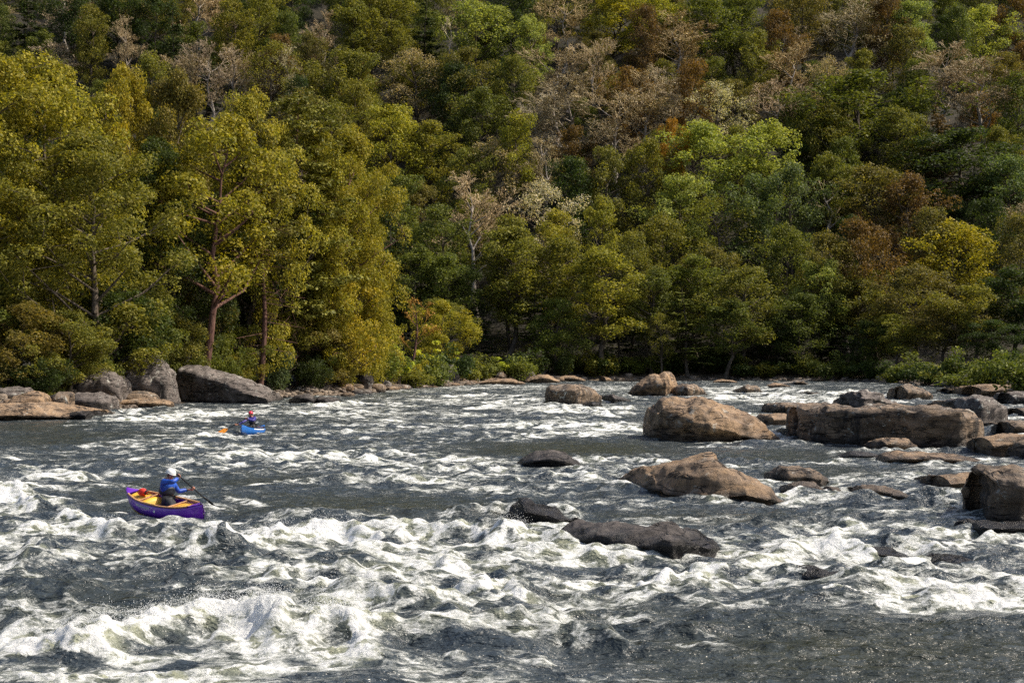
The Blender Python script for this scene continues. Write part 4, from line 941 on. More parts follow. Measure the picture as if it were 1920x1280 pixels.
def person(label, J, shaft_ax, face, upv, helm, jk, vest, base):
    """J: dict of joints in world space. base: origin"""
    b0 = Vector(base); L = {k_: Vector(p) - b0 for k_, p in J.items()}
    root = empty('person', b0); tag(root, label, 'person', 'canoeists')
    N = []; E = []
    def add(p, r, fr=None):
        N.append((p, r)); 
        if fr is not None: E.append((fr, len(N) - 1))
        return len(N) - 1
    pel = add(L['pel'], (.14, .12)); wa = add(L['pel'].lerp(L['chest'], .45), (.135, .11), pel); ch = add(L['chest'], (.165, .125), wa)
    nb = add(L['neck'], .065, ch); hd = L['head']; f_ = Vector(face).normalized(); u_ = Vector(upv).normalized(); s_ = f_.cross(u_).normalized()
    h1 = add(hd - u_ * .075 + f_ * .01, .06, nb); h2 = add(hd + u_ * .0, (.082, .092), h1); h3 = add(hd + u_ * .075, (.07, .08), h2)
    for sd, sh, el, wr, gr in (('l', 'lsh', 'lel', 'lwr', 'lgrip'), ('r', 'rsh', 'rel', 'rwr', 'rgrip')):
        a = add(L[sh], .062, ch); b_ = add(L[sh].lerp(L[el], .55), .052, a); c_ = add(L[el], .044, b_); d_ = add(L[el].lerp(L[wr], .45), .042, c_); e_ = add(L[wr], .027, d_)
        hand_nodes(N, E, e_, L[wr], L[gr], shaft_ax, 1 if sd == 'l' else -1)
    for kn, an in (('lkn', 'lan'), ('rkn', 'ran')):
        hip = L['pel'].lerp(L[kn], .28); a = add(hip, .085, pel); b_ = add(L[kn], .06, a); c_ = add(L[kn].lerp(L[an], .4), .055, b_); d_ = add(L[an], .04, c_); add(L[an] + (L[an] - L[kn]).normalized() * .12 + Vector((0, 0, -.02)), .03, d_)
    link('body', skin_mesh('body', N, E), M['skin'], root)
    # clothing follows the same joints, a little larger
    N2 = []; E2 = []
    def ad(p, r, fr=None):
        N2.append((p, r)); 
        if fr is not None: E2.append((fr, len(N2) - 1))
        return len(N2) - 1
    p0 = ad(L['pel'], (.165, .14)); p1 = ad(L['pel'].lerp(L['chest'], .45), (.16, .13), p0); p2 = ad(L['chest'], (.19, .145), p1); ad(L['chest'].lerp(L['neck'], .8), .088, p2)
    for sh, el, wr in (('lsh', 'lel', 'lwr'), ('rsh', 'rel', 'rwr')):
        a = ad(L[sh], .082, p2); b_ = ad(L[sh].lerp(L[el], .5), .07, a); c_ = ad(L[el], .062, b_); d_ = ad(L[el].lerp(L[wr], .5), .055, c_); ad(L[wr], .042, d_)
    j_ = link('jacket', skin_mesh('jacket', N2, E2), jk, root)
    for wr, el in (('lwr', 'lel'), ('rwr', 'rel')):
        q = L[wr]; dd = (L[wr] - L[el]).normalized(); v, f = tubes([(tuple(q - dd * .035), tuple(q + dd * .015), .045, .04)], 10); link('cuff', mesh_np('cuff', v, f), M['vest'], j_)
    N3 = []; E3 = []
    q0 = L['pel'].lerp(L['chest'], .18); q1 = L['pel'].lerp(L['chest'], .55); q2 = L['pel'].lerp(L['chest'], .98)
    N3 = [(q0, (.215, .185)), (q1, (.22, .19)), (q2, (.205, .175))]; E3 = [(0, 1), (1, 2)]
    vs = link('life_vest', skin_mesh('life_vest', N3, E3), vest, root)
    N4 = [(L['pel'] - Vector((0, 0, .02)), (.175, .15))]; E4 = []
    for kn, an in (('lkn', 'lan'), ('rkn', 'ran')):
        N4.append((L['pel'].lerp(L[kn], .3), .105)); a = len(N4) - 1; E4.append((0, a)); N4.append((L[kn], .08)); E4.append((a, a + 1)); N4.append((L[kn].lerp(L[an], .5), .072)); E4.append((a + 1, a + 2)); N4.append((L[an], .055)); E4.append((a + 2, a + 3))
    link('trousers', skin_mesh('trousers', N4, E4), M['pants'], root)
    R = Matrix((s_, f_, u_)).transposed()      # local x = side, y = face, z = up
    def hp(x, y, z): return hd + s_ * x + f_ * y + u_ * z
    sphere_part('hair', hp(0, -.012, .0), (.09, .098, .098), R, M['hair'], root, cut=lambda c: -.06 + np.where(c[:, 1] > .02, .2, 0))
    sphere_part('nose', hp(0, .103, -.02), (.014, .02, .024), R, M['skin'], root, sub=2)
    for sd in (-1, 1):
        sphere_part('ear', hp(sd * .088, -.005, -.012), (.012, .02, .032), R, M['skin'], root, sub=2)
        e_ = sphere_part('eye', hp(sd * .032, .086, .012), (.015, .009, .009), R, M['white'], root, sub=2); sphere_part('pupil', hp(sd * .032, .094, .012), (.006, .004, .006), R, M['hair'], e_, sub=1)
        sphere_part('eyebrow', hp(sd * .033, .09, .034), (.022, .006, .005), R, M['hair'], root, sub=1)
    sphere_part('mouth', hp(0, .092, -.062), (.026, .008, .007), R, M['red'], root, sub=2)
    hm = sphere_part('helmet', hp(0, -.008, .045), (.118, .135, .108), R, helm, root, cut=lambda c: np.where(c[:, 1] > .03, -.005, -.045) , sub=4)
    # rim
    rim = []
    for i in range(28):
        a, a2 = i * 2 * math.pi / 28, (i + 1) * 2 * math.pi / 28
        zf = lambda q: -.005 if math.sin(q) > .2 else -.045 if math.sin(q) < -.05 else -.02
        pt = lambda q: tuple(hp(.118 * math.cos(q), -.008 + .137 * math.sin(q), .045 + zf(q)))
        rim.append((pt(a), pt(a2), .008, .008))
    v, f = tubes(rim, 6); link('rim', mesh_np('rim', v, f), helm, hm)
    st = []
    for sd in (-1, 1): st.append((tuple(hp(sd * .095, .02, .02)), tuple(hp(sd * .03, .05, -.115)), .007, .007))
    st.append((st[0][1], st[1][1], .007, .007)); v, f = tubes(st, 5); link('chin_strap', mesh_np('chin_strap', v, f), M['black'], hm)
    return root

def paddle(label, top, tip, blade_mat, bl=.50, bw=.22, sr=.018, nrm=Vector((0, 1, .3))):
    ax = (tip - top); Lp = ax.length; ax.normalize(); root = empty('paddle', top); tag(root, label, 'paddle', 'paddles')
    sd = ax.cross(nrm).normalized(); nn = sd.cross(ax).normalized()
    e0 = ax * (Lp - bl); v, f = tubes([((0, 0, 0), tuple(e0 + ax * .1), sr, sr)], 10); link('shaft', mesh_np('shaft', v, f), M['black'], root)
    v, f = tubes([(tuple(-sd * .055), tuple(sd * .055), .016, .016)], 10); link('grip', mesh_np('grip', v, f), M['black'], root)
    V = []; ts = np.linspace(0, 1, 14)
    for t in ts:
        w = bw * .5 * (.16 + .84 * min(1, (t / .35)) ** .7) * (1 if t < .86 else (1 - ((t - .86) / .14) ** 2 * .55))
        for q in (-1, -.5, 0, .5, 1): V.append(e0 + ax * bl * t + sd * w * q + nn * (.012 * (1 - q * q) + .02 * q * q))
        for q in (1, .5, 0, -.5, -1): V.append(e0 + ax * bl * t + sd * w * q + nn * (-.010 * (1 - abs(q)) + .012 * q * q - .002))
    link('blade', mesh_np('blade', [tuple(p) for p in V], [grid_faces(14, 10, True)]), blade_mat, root)
    return root
# nearer canoeist
J = dict(pel=P(312, 935, 35.2), chest=P(314, 907, 35.15), neck=P(317, 896, 35.12), head=P(320, 889, 35.1),
         rsh=P(305, 903, 34.92), rel=P(325, 903, 34.75), rwr=P(334, 896, 34.95), rgrip=P(335, 892.5, 35.0),
         lsh=P(326, 908, 35.3), lel=P(335, 921, 35.35), lwr=P(351, 917.5, 35.5), lgrip=P(357, 914, 35.55),
         lkn=P(330, 948, 35.0), lan=P(308, 947, 35.5), rkn=P(324, 951, 34.75), ran=P(300, 949, 35.2))
top = P(333.5, 890, 34.97); tip = P(399, 947, 36.25)
ax = tip - top
J['lgrip'] = top + ax * ((J['lgrip'] - top).dot(ax) / ax.dot(ax)); J['rgrip'] = top + ax * .02
f1 = Vector((math.cos(yawp), math.sin(yawp), 0))
person('person in white helmet and bright blue jacket bending forward in the purple canoe', J, ax, f1 * .9 + Vector((.1, 0, -.42)), Vector((.35, -.1, .9)), M['white'], M['jacket'], M['vest'], (J['pel'].x, J['pel'].y, .02))
paddle('black paddle dipping into the water beside the purple canoe', top, tip, M['black'], bl=.48, nrm=Vector((.6, .5, .8)))
# farther canoeist
D2 = 71.5
K = dict(pel=P(473, 797, D2), chest=P(472.5, 786, D2), neck=P(471.5, 780.5, D2), head=P(470, 776, D2 - .03),
         rsh=P(466, 784, D2 - .05), rel=P(458, 790, D2 - .3), rwr=P(447, 795.5, D2 - .55), rgrip=P(442.5, 796.5, D2 - .6),
         lsh=P(478, 783.5, D2 - .02), lel=P(475, 788, D2 - .33), lwr=P(464.5, 786, D2 - .42), lgrip=P(461, 785, D2 - .45),
         lkn=P(478, 805, D2 - .45), lan=P(479, 805, D2 + .1), rkn=P(467, 805, D2 - .45), ran=P(468, 805, D2 + .1))
top = P(463, 783, D2 - .42); tip = P(408.5, 814, 70.6)
ax = tip - top; K['lgrip'] = top + ax * .03; K['rgrip'] = top + ax * ((K['rgrip'] - top).dot(ax) / ax.dot(ax))
person('person in red helmet and dark indigo jacket facing the camera in the blue canoe', K, ax, Vector((-.25, -.95, -.12)), Vector((-.05, 0, 1)), M['redshell'], M['jacket2'], M['vest'], (K['pel'].x, K['pel'].y, .02))
paddle('paddle with an orange blade held out to the left of the blue canoe', top, tip, M['orange'], bl=.55, bw=.22, sr=.022, nrm=Vector((.3, -.8, .6)))
# ------------------------------------------------------------------ the river
rows = [np.linspace(-40, 13.4, 18), np.arange(13.5, 24, .036), np.arange(24, 42, .055), np.arange(42, 80, .105), np.arange(80, 150, .2), np.arange(150, 236, .36)]
Yr = np.concatenate(rows)
uc = np.linspace(-1.22, 1.22, 820)
ue = 1.22 + np.cumsum(np.linspace(.03, .5, 12)); uc = np.concatenate([-ue[::-1], uc, ue])
hw = .37 * np.maximum(Yr, 13.0) + np.maximum(0, 13 - Yr) * .1
WY = np.repeat(Yr[:, None], len(uc), 1); WX = uc[None] * hw[:, None]
X = WX.ravel(); Y = WY.ravel()
dy = np.gradient(Yr); SP = np.repeat(np.maximum(dy, .005)[:, None], len(uc), 1).ravel()   # local spacing
Ys = np.maximum(Y, 6.0)
PX = 960 + F * X / Ys; PY = 668 + F * CZ / Ys

def blobs(s):
    out = np.zeros_like(X)
    for it in s.split('|'):
        cx, cy, rx, ry, a = map(float, it.split())
        q = ((PX - cx) / rx) ** 2 + ((PY - cy) / ry) ** 2
        k = np.where(q < 9)[0]
        out[k] = np.maximum(out[k], a * np.exp(-q[k] ** 1.3 * .6))
    return out
FOAM = .80 * blobs('250 1250 340 50 1|540 1235 190 45 .95|80 1225 140 30 1|650 1045 300 34 .95|860 1035 230 40 .9|950 1105 260 50 .72|700 1120 170 55 .66|960 1190 300 60 .55|1100 1080 200 36 .72|1300 1078 220 26 .9|1500 1045 150 22 .85|1760 1112 230 18 .95|'
             '1650 1052 250 22 .7|1870 1045 90 26 .6|1000 1265 330 36 .5|25 950 60 34 .95|150 1000 130 24 .75|300 1030 140 26 .65|90 1050 90 26 .5|110 893 95 13 .85|300 1100 220 46 .34|600 865 150 12 .85|450 858 90 10 .75|715 862 60 9 .65|'
             '640 772 200 12 .72|420 777 130 10 .75|900 750 250 11 .65|1080 768 130 10 .85|1060 798 170 8 .9|1130 814 80 5 .9|860 778 120 9 .6|760 795 130 10 .5|560 815 160 9 .45|900 892 120 13 .65|1085 905 90 12 .75|1020 885 80 6 .85|'
             '1480 745 190 12 .85|1400 732 120 8 .8|700 732 150 6 .6|900 727 200 6 .7|1120 728 120 6 .65|1520 975 150 14 .5|1750 958 150 11 .55|1050 985 110 10 .95|1130 1060 90 12 .8|1850 1010 120 14 .45|1700 892 150 10 .45|1560 935 90 8 .7|1500 968 60 6 .6|'
             '250 790 90 6 .75|210 775 30 8 .9|330 835 130 9 .45|60 850 130 9 .4|1380 1085 90 18 .9|1420 1010 100 18 .5|1240 975 120 8 .5|1640 905 60 8 .5|1620 870 60 5 .5|1800 1085 120 14 .8|400 945 40 10 .75|350 975 60 9 .6|262 968 30 8 .5|420 815 60 8 .6|480 812 40 5 .85|1440 795 30 6 .7|1500 830 60 5 .5')
CALM = blobs('1090 843 190 14 1|1640 1215 380 66 .93|700 950 250 24 .8|900 985 60 18 .6|1330 970 200 12 .7|120 822 160 14 .6|200 1130 220 40 .5|60 800 90 10 .6|1200 1150 160 30 .55|1500 855 150 12 .7|1560 885 100 10 .6|500 900 120 12 .5|260 925 100 14 .5')
chop = 1 - .78 * CALM
# upwelling foam that follows the broad swell
def oc(lx, ly, s, thr=2.3):
    """one octave of noise, wavelength lx across and ly along the flow, faded where the sheet is too coarse for it"""
    f = np.clip((ly / SP - thr) / thr, 0, 1)
    wx = X + .35 * ly * n2(X / (2.2 * lx), Y / (2.2 * ly), s + 50); wy = Y + .8 * ly * n2(X / (2.5 * lx), Y / (2 * ly), s + 60)
    r = np.zeros_like(X); k = f > 0
    r[k] = n2(wx[k] / lx, wy[k] / ly, s) * f[k]; return r
ridge = lambda n: 1 - 2.2 * np.abs(n)
skx = X * 1.0
n_a = oc(6.5, 3.6, 1); n_b = oc(2.8, 1.7, 2); n_c = oc(1.25, .8, 3); n_d = oc(.55, .36, 4); n_e = oc(.26, .17, 5); n_f = oc(.12, .085, 6)
farf = np.clip((Y - 40) / 60, 0, 1)
Hh = chop * ((.13 + .05 * farf) * n_a + .085 * ridge(n_b) + .048 * ridge(n_c) + .02 * ridge(n_d)) + .5 * (.5 + .5 * chop) * (.035 * n_d + .030 * n_e + .015 * n_f) + CALM * (.03 * n_b + .04 * ridge(oc(1.0, .42, 8)) + .03 * oc(.5, .2, 9) + .012 * oc(.24, .1, 10))
Hh -= .05
fpot = .14 + .42 * np.clip(.5 + n_a * .6 + .45 * ridge(n_b) - .2, 0, 1) * chop * .55
fo = np.maximum(FOAM, fpot * (1 - .9 * CALM))

# breaking crests: (points in photo pixels), height, half width in metres, foam
def crest(pts, h, w, foam, pix=True, spill=2.2, back=1.0):
    global Hh, fo
    q = [W(*p) for p in pts] if pix else [Vector((p[0], p[1], 0)) for p in pts]
    ax = np.array([v.x for v in q]); ay = np.array([v.y for v in q])
    R = w * 5
    k = np.where((X > ax.min() - R) & (X < ax.max() + R) & (Y > ay.min() - R) & (Y < ay.max() + R))[0]
    if not len(k): return
    x, y = X[k], Y[k]; best = np.full(len(k), 1e9); sg = np.zeros(len(k)); en = np.zeros(len(k))
    L = np.hypot(np.diff(ax), np.diff(ay)); T = L.sum(); acc = 0
    for i in range(len(q) - 1):
        dx, dy_ = ax[i + 1] - ax[i], ay[i + 1] - ay[i]; t = np.clip(((x - ax[i]) * dx + (y - ay[i]) * dy_) / (L[i] ** 2 + 1e-9), 0, 1)
        ex, ey = x - ax[i] - t * dx, y - ay[i] - t * dy_; d = np.hypot(ex, ey); b_ = d < best
        best[b_] = d[b_]; sg[b_] = np.sign(ey)[b_]; en[b_] = (acc + t * L[i])[b_] / T; acc += L[i]
    d = best * sg + w * .35 * n2(x / (w * 1.2), y / (w * 1.2), 77)
    hv = h * (.72 + .5 * n2(x / (w * 1.6), y / (w * 3), 78)) * sst(0, .16, en) * sst(0, .16, 1 - en)
    # far side rises smoothly, near side falls steeply and rolls out in foam
    g = np.where(d > 0, np.exp(-(d / (w * 1.5 * back)) ** 2), np.exp(-(np.abs(d) / (w * .8)) ** 1.6))
    Hh[k] += hv * g - h * .22 * np.exp(-((d - w * 3) / (w * 1.5)) ** 2) * sst(0, .16, en) * sst(0, .16, 1 - en)
    ff = foam * np.where(d > 0, np.exp(-(d / (w * .5)) ** 2), np.exp(-(np.abs(d) / (w * spill)) ** 2)) * sst(0, .1, en) * sst(0, .1, 1 - en)
    fo[k] = np.maximum(fo[k], ff)
CR = [([(-40, 1235), (60, 1228), (150, 1232), (230, 1214), (330, 1198), (420, 1188), (500, 1196), (560, 1225)], .42, .36, 1.05),
      ([(540, 1235), (610, 1200), (670, 1215), (700, 1260)], .2, .3, 1.0),
      ([(370, 1060), (430, 1034), (520, 1022), (600, 1016), (690, 1020), (740, 1034)], .38, .34, 1.05),
      ([(720, 1030), (800, 1022), (880, 1022), (950, 1034), (1000, 1042)], .34, .3, 1.0),
      ([(920, 1044), (980, 1020), (1030, 1008), (1080, 1005)], .2, .25, 1.0),
      ([(600, 1120), (650, 1098), (700, 1102), (730, 1130)], .17, .26, .95),
      ([(880, 1135), (920, 1118), (960, 1118), (990, 1138)], .16, .22, .9),
      ([(780, 1090), (860, 1078), (930, 1086)], .16, .2, .85), ([(420, 1090), (500, 1074), (560, 1080)], .16, .25, .7),
      ([(1020, 1120), (1120, 1100), (1230, 1098), (1330, 1082), (1400, 1078)], .2, .26, 1.0),
      ([(1380, 1070), (1440, 1052), (1520, 1040), (1600, 1044), (1680, 1056)], .28, .28, .95),
      ([(1640, 1075), (1720, 1058), (1800, 1052), (1880, 1068)], .24, .28, .85), ([(1500, 1120), (1640, 1128), (1800, 1124), (1960, 1132)], .06, .3, 1.0),
      ([(-40, 945), (30, 938), (70, 962)], .36, .3, 1.05), ([(60, 985), (120, 975), (180, 1000), (230, 1024)], .26, .28, .95),
      ([(210, 1040), (270, 1024), (350, 1030), (420, 1044)], .12, .28, .8), ([(30, 1075), (90, 1040), (160, 1050)], .22, .26, .75),
      ([(60, 898), (110, 890), (165, 900)], .2, .35, .95), ([(390, 868), (450, 858), (520, 864)], .16, .4, .85), ([(500, 872), (580, 862), (650, 858), (720, 868)], .24, .42, .95),
      ([(640, 850), (700, 846), (750, 854)], .14, .35, .7), ([(540, 1000), (640, 972), (760, 960), (860, 972)], .2, .8, .1), ([(470, 975), (560, 955), (640, 950)], .16, .5, .12),
      ([(250, 790), (330, 782), (430, 780), (520, 784)], .3, .6, .95), ([(520, 782), (600, 776), (700, 780)], .28, .6, .85), ([(560, 765), (700, 758), (820, 764)], .28, .6, .8),
      ([(200, 778), (225, 770), (270, 778)], .28, .4, .95), ([(940, 805), (1040, 798), (1140, 802), (1205, 812)], .2, .5, 1.0), ([(960, 818), (1060, 814), (1170, 820)], .12, .4, .95),
      ([(880, 765), (980, 760), (1080, 768)], .3, .6, .9), ([(980, 782), (1080, 776), (1180, 784)], .28, .5, .95), ([(800, 748), (900, 744), (1010, 748)], .3, .7, .8),
      ([(1330, 752), (1420, 746), (1520, 750)], .35, .7, .95), ([(1450, 762), (1520, 756), (1570, 764)], .3, .6, .95), ([(1340, 738), (1440, 734), (1540, 738)], .3, .8, .9), ([(1540, 742), (1600, 736), (1660, 740)], .3, .8, .85),
      ([(840, 888), (900, 880), (970, 890)], .12, .35, .8), ([(1000, 905), (1060, 898), (1130, 906)], .14, .3, .85), ([(1560, 985), (1660, 975), (1760, 985)], .1, .4, .6), ([(1140, 925), (1160, 918), (1190, 926)], .1, .25, .5),
      ([(1540, 1000), (1600, 985), (1660, 1000)], .14, .25, .7), ([(890, 965), (930, 950), (950, 940)], .14, .3, .1), ([(1480, 940), (1560, 934), (1620, 944)], .08, .2, .7), ([(700, 1180), (800, 1160), (900, 1170)], .14, .25, .6),
      ([(980, 1180), (1060, 1170), (1150, 1190)], .12, .22, .55), ([(820, 1240), (950, 1225), (1060, 1245)], .14, .22, .6), ([(1050, 1215), (1120, 1205), (1180, 1225)], .1, .18, .5)]
for a in CR: crest(a[0], a[1], a[2], a[3])
rc = np.random.RandomState(21)
nc = 0
while nc < 620:
    cy = CZ * F / rc.uniform(50, 560) ; px = rc.uniform(-80, 2000); u = (px - 960) / F
    py = 668 + CZ * F / cy
    if cy > np.interp(u, _su, _sd) - 4: continue
    nc += 1
    j = np.argmin(np.abs(Yr - cy)); i_ = np.argmin(np.abs(uc * hw[j] - u * cy)); kk = j * len(uc) + i_
    if CALM[kk] > .25 and rc.rand() < .9: continue
    sc_ = 1.0 + .9 * min(1, cy / 100); L = rc.uniform(.7, 2.4) * sc_; h = rc.uniform(.05, .13) * sc_; t = rc.uniform(-.35, .35)
    xc = u * cy; pts = [(xc + L * s, cy + L * (s * t + .25 * (1 - s * s)) + rc.normal() * .05 * L) for s in (-1, -.6, -.2, .2, .6, 1)]
    crest(pts, h, rc.uniform(.14, .26) * sc_, min(1.0, .45 + .6 * FOAM[kk] + rc.uniform(-.1, .35)) * (1 - CALM[kk]) * (.72 if cy < 34 else .85), pix=False, spill=rc.uniform(1.2, 2.4))
# foam and a pile-up of water round the feet of the rocks
for cx, yf, hwid, dep, zt in rock_feet:
    if yf > 190 or dep < .5: continue
    k = np.where((np.abs(X - cx) < hwid * 1.6 + 1) & (np.abs(Y - yf - dep * .4) < dep * 1.2 + 1.2))[0]
    if not len(k): continue
    q = ((X[k] - cx) / (hwid + .05)) ** 2 + ((Y[k] - yf - dep * .45) / (dep * .62)) ** 2
    rr = np.sqrt(q); fr = np.exp(-((rr - 1.0) / (.14 + .25 / (hwid + .6))) ** 2) * (.58 + .3 * n2(X[k] / 1.1, Y[k] / 1.1, 91))
    fo[k] = np.maximum(fo[k], np.clip(fr * (1.0 if yf < 45 or True else .6), 0, .85) * (1 - .6 * CALM[k]))
fo = np.clip(fo, 0, 1.15)
# open windows of dark water inside the white, drawn out with the flow
wn = .62 * n2(X / 1.5 + .5 * n2(X, Y, 41), Y / .75, 42) + .35 * n2(X / .62, Y / .34, 43) + .45 * n2(X / 4.2, Y / 1.9, 44)
fo = np.where(fo > .98, fo * (.93 + .12 * wn), fo * np.clip(.70 + 1.0 * wn, .05, 1.12))
# foam heaps: billowy lumps where the water is white
fm = sst(.45, .95, fo)
bil = lambda n: np.abs(n) * 2
oc2 = lambda l, s: oc(l * 1.15, l, s, 2.0)
g1, g2, g3, g4 = oc2(.62, 21), oc2(.3, 22), oc2(.15, 23), oc2(.085, 24)
Hh += fm * (.045 * bil(g1) + .034 * bil(g2) + .036 * bil(g3) + .032 * bil(g4) - .04)
fm2 = sst(.8, 1.05, fo) * np.clip((60 - Y) / 30, 0, 1)
spk = np.clip(oc2(.11, 31), 0, 1) * np.clip(oc2(.28, 32) + .25, 0, 1)
Hh += fm2 * spk * .10
# the sheet lies a little lower round the hulls, as they push it down
FOO = np.clip(fo + .10 * g1 + .12 * g2 * fm, 0, 1.2)
edge = np.clip((Y - 10) / 4, 0, 1); Hh = Hh * edge
Z = Hh
inl = inland(X, Y); Z = np.where(inl > .5, np.minimum(Z, .05), Z)
# sink the sheet inside the two canoes
for cx, cy, ang, L_, B_, hz in HULLS:
    ca, sa = math.cos(ang), math.sin(ang); dx, dy_ = X - cx, Y - cy
    a_ = (dx * ca + dy_ * sa) / L_; b_ = (-dx * sa + dy_ * ca) / B_
    qq = a_ ** 2 + b_ ** 2; dp = Z - (hz - .16); Z = np.where(qq < 1.0, np.minimum(Z, hz - .22), Z - np.clip(dp, 0, 1) * np.exp(-np.clip(np.sqrt(qq) - 1.1, 0, 9) / .9) * .8)
me = mesh_np('water', np.stack([X, Y, Z], -1), grid_faces(len(Yr), len(uc)), True, {'foam': FOO, 'calm': CALM})
b = NT('water')
pos = b.n('NewGeometry').outputs['Position']
at = b.attr('foam').outputs['Fac']; cm = b.attr('calm').outputs['Fac']
st = b.n('Mapping', {'Vector': pos, 'Scale': (.62, 1, 1.2)}).outputs[0]
warp = b.n('TexNoise', {'Vector': st, 'Scale': 1.6, 'Detail': 3}).outputs[1]
wv = b.n('VectorMath', {0: b.n('VectorMath', {0: warp, 1: (.5, .5, .5)}, operation='SUBTRACT').outputs[0], 'Scale': .42}, operation='SCALE').outputs[0]
wp = b.n('VectorMath', {0: st, 1: wv}, operation='ADD').outputs[0]
la = b.n('TexNoise', {'Vector': wp, 'Scale': 3.4, 'Detail': 9, 'Roughness': .62, 'Lacunarity': 2.1, 'Offset': .9, 'Gain': 1.6}, noise_type='RIDGED_MULTIFRACTAL', normalize=True).outputs[0]
lb = b.noise(wp, 1.9, 11, .76)
lc = b.noise(wp, 13.0, 6, .78)
la2 = b.ss(la, .25, .85)
lbn = b.math('MULTIPLY', b.math('SUBTRACT', lb, .5), 3.0); lcn = b.math('MULTIPLY', b.math('SUBTRACT', lc, .5), 1.6)
tex = b.math('ADD', b.math('MULTIPLY', b.math('SUBTRACT', la2, .5), .45), b.math('ADD', b.math('MULTIPLY', lbn, .5), b.math('MULTIPLY', lcn, .8)))   # about -.8 .. .8
v = b.math('ADD', b.math('MULTIPLY', at, 1.1), b.math('MULTIPLY', tex, 1.35))
mask = b.math('MULTIPLY', b.ss(v, .47, 1.08), b.ss(at, .0, .34, .12, .97))
milky = b.ss(b.math('ADD', at, b.math('MULTIPLY', lbn, .3)), .2, .95)
wc = b.mix(milky, (.036, .047, .056), (.27, .285, .20))
wc = b.mix(b.math('MULTIPLY', cm, .8), wc, (.034, .036, .019))
fine = b.noise(b.n('Mapping', {'Vector': pos, 'Scale': (.5, 1, 1)}).outputs[0], 6.0, 3, .6, dist=.4)
bm1 = b.n('Bump', {'Height': fine, 'Strength': b.math('SUBTRACT', 1.0, b.math('MULTIPLY', cm, .5)), 'Distance': .13})
mid = b.noise(wp, 1.9, 5, .6); b.put(bm1.inputs['Normal'], b.n('Bump', {'Height': mid, 'Strength': 1.0, 'Distance': .30}).outputs[0])
wat = b.n('BsdfPrincipled', {'Base Color': wc, 'Roughness': b.math('SUBTRACT', .19, b.math('MULTIPLY', cm, .05)), 'IOR': 1.33, 'Specular IOR Level': .6, 'Normal': bm1.outputs[0]})
fbm_ = b.n('Bump', {'Height': b.math('ADD', b.math('MULTIPLY', la, .25), b.math('MULTIPLY', lc, 1.3)), 'Strength': .8, 'Distance': .08})
fcol = b.mix(b.ss(b.math('ADD', v, lcn), .6, 1.5), (.58, .61, .58), (.93, .94, .94))
foa = b.n('BsdfPrincipled', {'Base Color': fcol, 'Roughness': .6, 'Specular IOR Level': .3, 'Normal': fbm_.outputs[0]})
mx = b.n('MixShader', {0: mask, 1: wat.outputs[0], 2: foa.outputs[0]})
tag(link('water', me, b.end(mx.outputs[0])), kind='structure')
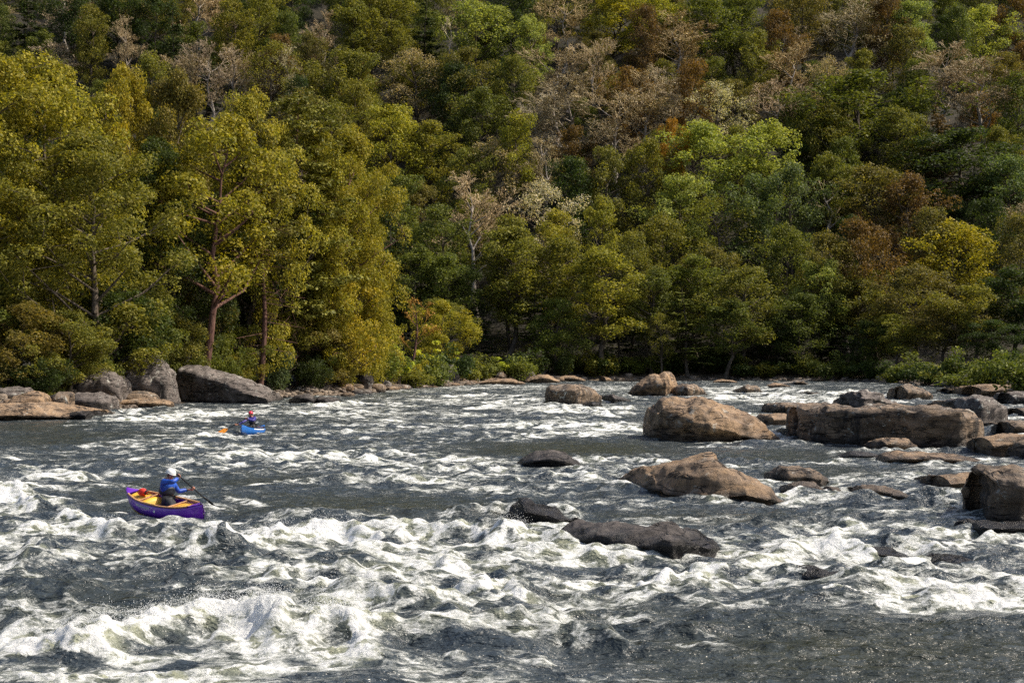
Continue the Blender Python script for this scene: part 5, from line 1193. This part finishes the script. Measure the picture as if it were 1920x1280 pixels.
# flying droplets above the breaking crests
k = np.where((fo > .92) & (Y > 14) & (Y < 50) & (np.abs(X) < .4 * Y))[0]
hs = Z[k]; wgt = np.clip(hs - .12, 0, 1) ** 2 * SP[k]; wgt /= wgt.sum()
nd = 10000; pick = rc.choice(k, nd, p=wgt)
h_ = rc.exponential(.055, nd); sz = rc.uniform(.002, .006, nd)
cen = np.stack([X[pick] + rc.normal(0, .1, nd), Y[pick] + rc.normal(0, .1, nd), Z[pick] + h_ + .01], -1)
OV = np.array([[1, 0, 0], [-1, 0, 0], [0, 1, 0], [0, -1, 0], [0, 0, 1.3], [0, 0, -1.3]]); OF = np.array([[0, 2, 4], [2, 1, 4], [1, 3, 4], [3, 0, 4], [2, 0, 5], [1, 2, 5], [3, 1, 5], [0, 3, 5]])
me = mesh_np('spray', (cen[:, None] + OV[None] * sz[:, None, None]).reshape(-1, 3), (OF[None] + (np.arange(nd) * 6)[:, None, None]).reshape(-1, 3))
tag(link('spray', me, simple('spray', (.8, .82, .82), .3)), 'white droplets of spray thrown up over the breaking waves', 'spray', kind='stuff')
# ------------------------------------------------------------------ light, sky, camera
SUN_EL, SUN_AZ = math.radians(50), math.radians(86)     # azimuth from +Y towards +X
sd = Vector((math.sin(SUN_AZ) * math.cos(SUN_EL), math.cos(SUN_AZ) * math.cos(SUN_EL), math.sin(SUN_EL)))
lt = bpy.data.lights.new('sun', 'SUN'); lt.energy = 5.0; lt.angle = math.radians(.6); lt.color = (1, .90, .75)
so = bpy.data.objects.new('sun', lt); C.objects.link(so); so.rotation_euler = sd.to_track_quat('Z', 'Y').to_euler(); so.location = (60, 0, 120)
w = bpy.data.worlds.new('World'); sc.world = w; w.use_nodes = True; nt = w.node_tree; nt.nodes.clear()
sky = nt.nodes.new('ShaderNodeTexSky'); sky.sky_type = 'NISHITA'; sky.sun_disc = False; sky.sun_elevation = SUN_EL; sky.sun_rotation = SUN_AZ
sky.air_density = 1.0; sky.dust_density = 5.0; sky.ozone_density = 1.0; sky.altitude = 300
bg = nt.nodes.new('ShaderNodeBackground'); bg.inputs[1].default_value = .14; wo = nt.nodes.new('ShaderNodeOutputWorld')
nt.links.new(sky.outputs[0], bg.inputs[0]); nt.links.new(bg.outputs[0], wo.inputs[0])
cam = bpy.data.cameras.new('camera'); cam.lens = 50; cam.sensor_width = 36; cam.clip_end = 3000; cam.clip_start = .1
co = bpy.data.objects.new('camera', cam); C.objects.link(co); co.location = (0, 0, CZ); co.rotation_euler = (math.pi / 2 + TH, 0, 0); sc.camera = co
sc.view_settings.view_transform = 'Standard'; sc.view_settings.look = 'None'; sc.view_settings.exposure = 0.18; sc.view_settings.gamma = 1
sc.cycles.max_bounces = 7; sc.cycles.transparent_max_bounces = 4; sc.cycles.use_denoising = False; sc.cycles.sample_clamp_direct = 2.2; sc.cycles.sample_clamp_indirect = 2.5
sc.cycles.caustics_reflective = False; sc.cycles.caustics_refractive = False
